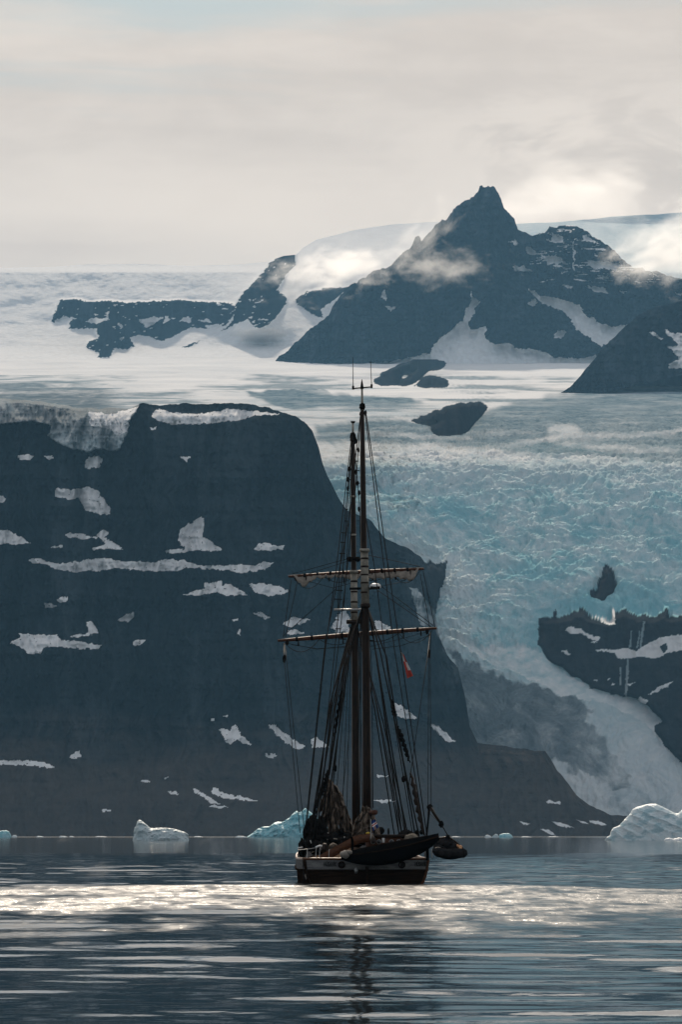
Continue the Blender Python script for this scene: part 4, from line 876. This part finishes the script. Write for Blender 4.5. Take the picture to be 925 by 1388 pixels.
# davits that carry the two boats
for x, tx in ((478,477), (580,579)):
    p = [S(x,1166,-.05), S(x,1150,-.1), S(x,1139,-.4), S(tx,1135.5,-.9), S(tx,1135.5,-1.35)]
    d = MB().tube(p, [.075,.075,.07,.06,.05], 8).build('stern_davit', M_DARK, ship)
bd = MB().tube([S(583,1093,2.6), S(588.5,1102,2.4), S(598,1116.5,2.2)], [.09,.075,.065], 8).build('side_davit', M_SPAR, ship)
MB().lump(S(583,1094,2.6), (.14,.12,.16), 2, .2).build('davit_head', M_DARK, bd); MB().lump(S(598.5,1117,2.2), (.13,.1,.17), 4, .25).build('davit_block', M_DARK, bd)
L('davit_fall', bd, (599,1118,2.2), (607.5,1132,2.0), r=.03); L('davit_guy', bd, (598,1117,2.2), (580,1100,4), r=.012)
MB().tube([S(583,1093,2.6), S(579,1130,4), S(577,1160,4)], .05, 6).build('davit_strut', M_DARK, bd)

# boats hung on the ship, each a thing of its own ---------------------------
def skiff():
    a, b = S(463,1164.5,-1.5), S(596,1138.5,-1.3); mid = a.lerp(b, .5)
    sk = empty('rowing_skiff', mid); tag(sk, 'long black rowing boat slung across the stern with a pale left tip', 'rowing boat')
    ax = (b-a); Ln = ax.length; ax.normalize(); up = Vector((0, 0, 1)); up = (up-ax*up.dot(ax)).normalized(); out = up.cross(ax); out = -out if out.y > 0 else out
    rows = []; gun = []; gun2 = []
    for i in range(33):
        t = i/32; w = max(.02, (math.sin(math.pi*min(1, t*.94+.03)))**.62); sheer = .06*(2*t-1)**2
        tilt = .45
        row = []
        for k in range(13):
            an = math.pi*k/12; bx = math.cos(an)*.62*w; dz = -math.sin(an)**.8*.86*w
            row.append(a+ax*(t*Ln)+out*(bx*math.cos(tilt)+dz*math.sin(tilt)*-.6)+up*(bx*math.sin(tilt)*.55*-1+dz*.98+sheer+.17))
        rows.append(row); gun.append(row[0]); gun2.append(row[-1])
    MB().grid(rows).build('hull', M_BLACK_P, sk)
    MB().tube(gun, .045, 6).build('gunwale', M_HULL, sk); MB().tube(gun2, .045, 6).build('gunwale', M_HULL, sk)
    cov = [[gun[i].lerp(gun2[i], k/8)+Vector((0, 0, .10*math.sin(math.pi*k/8)+.01)) for k in range(9)] for i in range(33)]
    MB().grid(cov).build('boat_cover', M_BLACK_P, sk)
    tip = MB(); tip.lump(S(468,1158,-1.75), (.25,.22,.22), 2, .2, 1.5, 3); tip.lump(S(473.5,1155.5,-1.8), (.16,.16,.12), 3, .2, 1.5, 3); tip.build('bow_cover', M_CREAM, sk)
    keel = MB().tube([r[6]+Vector((0,0,-.01)) for r in rows], .03, 5).build('keel', M_BLACK_P, sk)
skiff()
def rib():
    c = S(610,1150,2.4); rb = empty('inflatable_boat', c); tag(rb, 'dark grey inflatable boat hoisted at the starboard side with an orange cover', 'inflatable boat')
    for dy in (1.2, 3.6):
        MB().tube([S(589,1153,dy), S(592,1154.5,dy), S(606,1157,dy), S(624,1156.6,dy), S(630,1156,dy), S(634,1155.4,dy)], [.14,.23,.25,.25,.24,.10], 14).build('tube', M_RUBBER, rb)
        MB().tube([S(628.4,1156.4,dy), S(629.2,1156.3,dy)], .262, 14).build('tube_band', M_DARK, rb)
        MB().tube([S(588.8,1153,dy), S(585.5,1152.6,dy)], [.16,.03], 12).build('tube_cone', M_DARK, rb)
    MB().lump(S(611,1159,2.4), (.75,.9,.22), 4, .1, 1.2, 3).build('keel', M_DARK, rb)
    cv = MB(); cv.lump(S(603,1144.5,2.4), (.42,.75,.30), 3, .25, 1.7, 4, None, .08); cv.lump(S(598,1149,2.2), (.36,.6,.24), 6, .2, 1.7, 3); cv.lump(S(615,1149,2.4), (.36,.6,.26), 8, .2, 1.7, 3); cv.build('cover', M_RUBBER, rb)
    oc = MB(); oc.lump(S(623,1148.5,2.2), (.24,.5,.13), 2, .35, 2, 3, Matrix.Rotation(R(35), 3, 'Y')); oc.lump(S(621,1146.5,2.6), (.18,.4,.10), 4, .35, 2, 3, Matrix.Rotation(R(35), 3, 'Y')); oc.build('gear_bag', M_ORANGE, rb)
    MB().tube([S(592,1137.5,2.0), S(608,1134,2.0), S(618,1141,2.0), S(628,1150,2.0)], .05, 6).build('grab_rail', M_SPAR, rb)
    en = MB().box(S(607.5,1140,2.1), (.22,.4,.5)).build('outboard_motor', M_DARK, rb); MB().box(S(607.5,1133.5,2.1), (.20,.34,.14)).build('cowling', M_RUBBER, en)
    MB().lump(S(594,1149.4,1.4), (.16,.12,.05), 4, .2, 2, 2).build('white_pad', M_CREAM, rb)
rib()
def flag_cloth(name, label, pts, mats, cat, dy):
    """A drooping flag: rows of points down the cloth, each row a stripe of its own mesh part."""
    root = empty(name, S(*pts[0][0], dy)); tag(root, label, cat)
    for (a, b, c, d), m in mats:
        n = 6; g = []
        for i in range(n+1):
            row = []
            for j in range(n+1):
                u = a+(b-a)*j/n; v = c+(d-c)*i/n
                (x0, y0), (x1, y1) = pts[0]; (x2, y2), (x3, y3) = pts[1]
                x = (x0*(1-u)+x1*u)*(1-v)+(x2*(1-u)+x3*u)*v; y = (y0*(1-u)+y1*u)*(1-v)+(y2*(1-u)+y3*u)*v
                row.append(S(x, y, dy+.06*math.sin(9*u+4*v)+.05*math.sin(7*v)))
            g.append(row)
        back = [[p+Vector((0, .012, 0)) for p in r] for r in g]
        MB().grid(g).grid([r[::-1] for r in back]).build('stripe', m, root)
    return root
# red and white courtesy flag drooping from the starboard halyard
flag_cloth('courtesy_flag', 'small red and white flag drooping from the starboard rigging', [((544.3,883.5), (548,888)), ((552.5,919.5), (560.5,916))],
    [((0,.45,0,.35), M_WHITEF), ((.45,1,0,.35), M_RED), ((0,.5,.35,.72), M_RED), ((.5,1,.35,.72), M_WHITEF), ((0,1,.72,1), M_RED)], 'flag', 7)
fl = flag_cloth('ensign', 'small blue flag with a red and white cross hanging beside the lowered sail', [((503.5,1113.5), (508.5,1110)), ((506,1126.5), (514,1121))],
    [((0,1,0,.30), M_BLUEF), ((0,1,.30,.40), M_WHITEF), ((0,1,.40,.52), M_RED), ((0,1,.52,.62), M_WHITEF), ((0,.28,.62,1), M_BLUEF), ((.28,.36,.62,1), M_WHITEF), ((.36,.48,.62,1), M_RED), ((.48,.56,.62,1), M_WHITEF), ((.56,1,.62,1), M_BLUEF)], 'flag', 1.2)
L('ensign_staff', ship, (503,1140,1.3), (503.2,1110,1.25), r=.02, mat=M_STEEL)
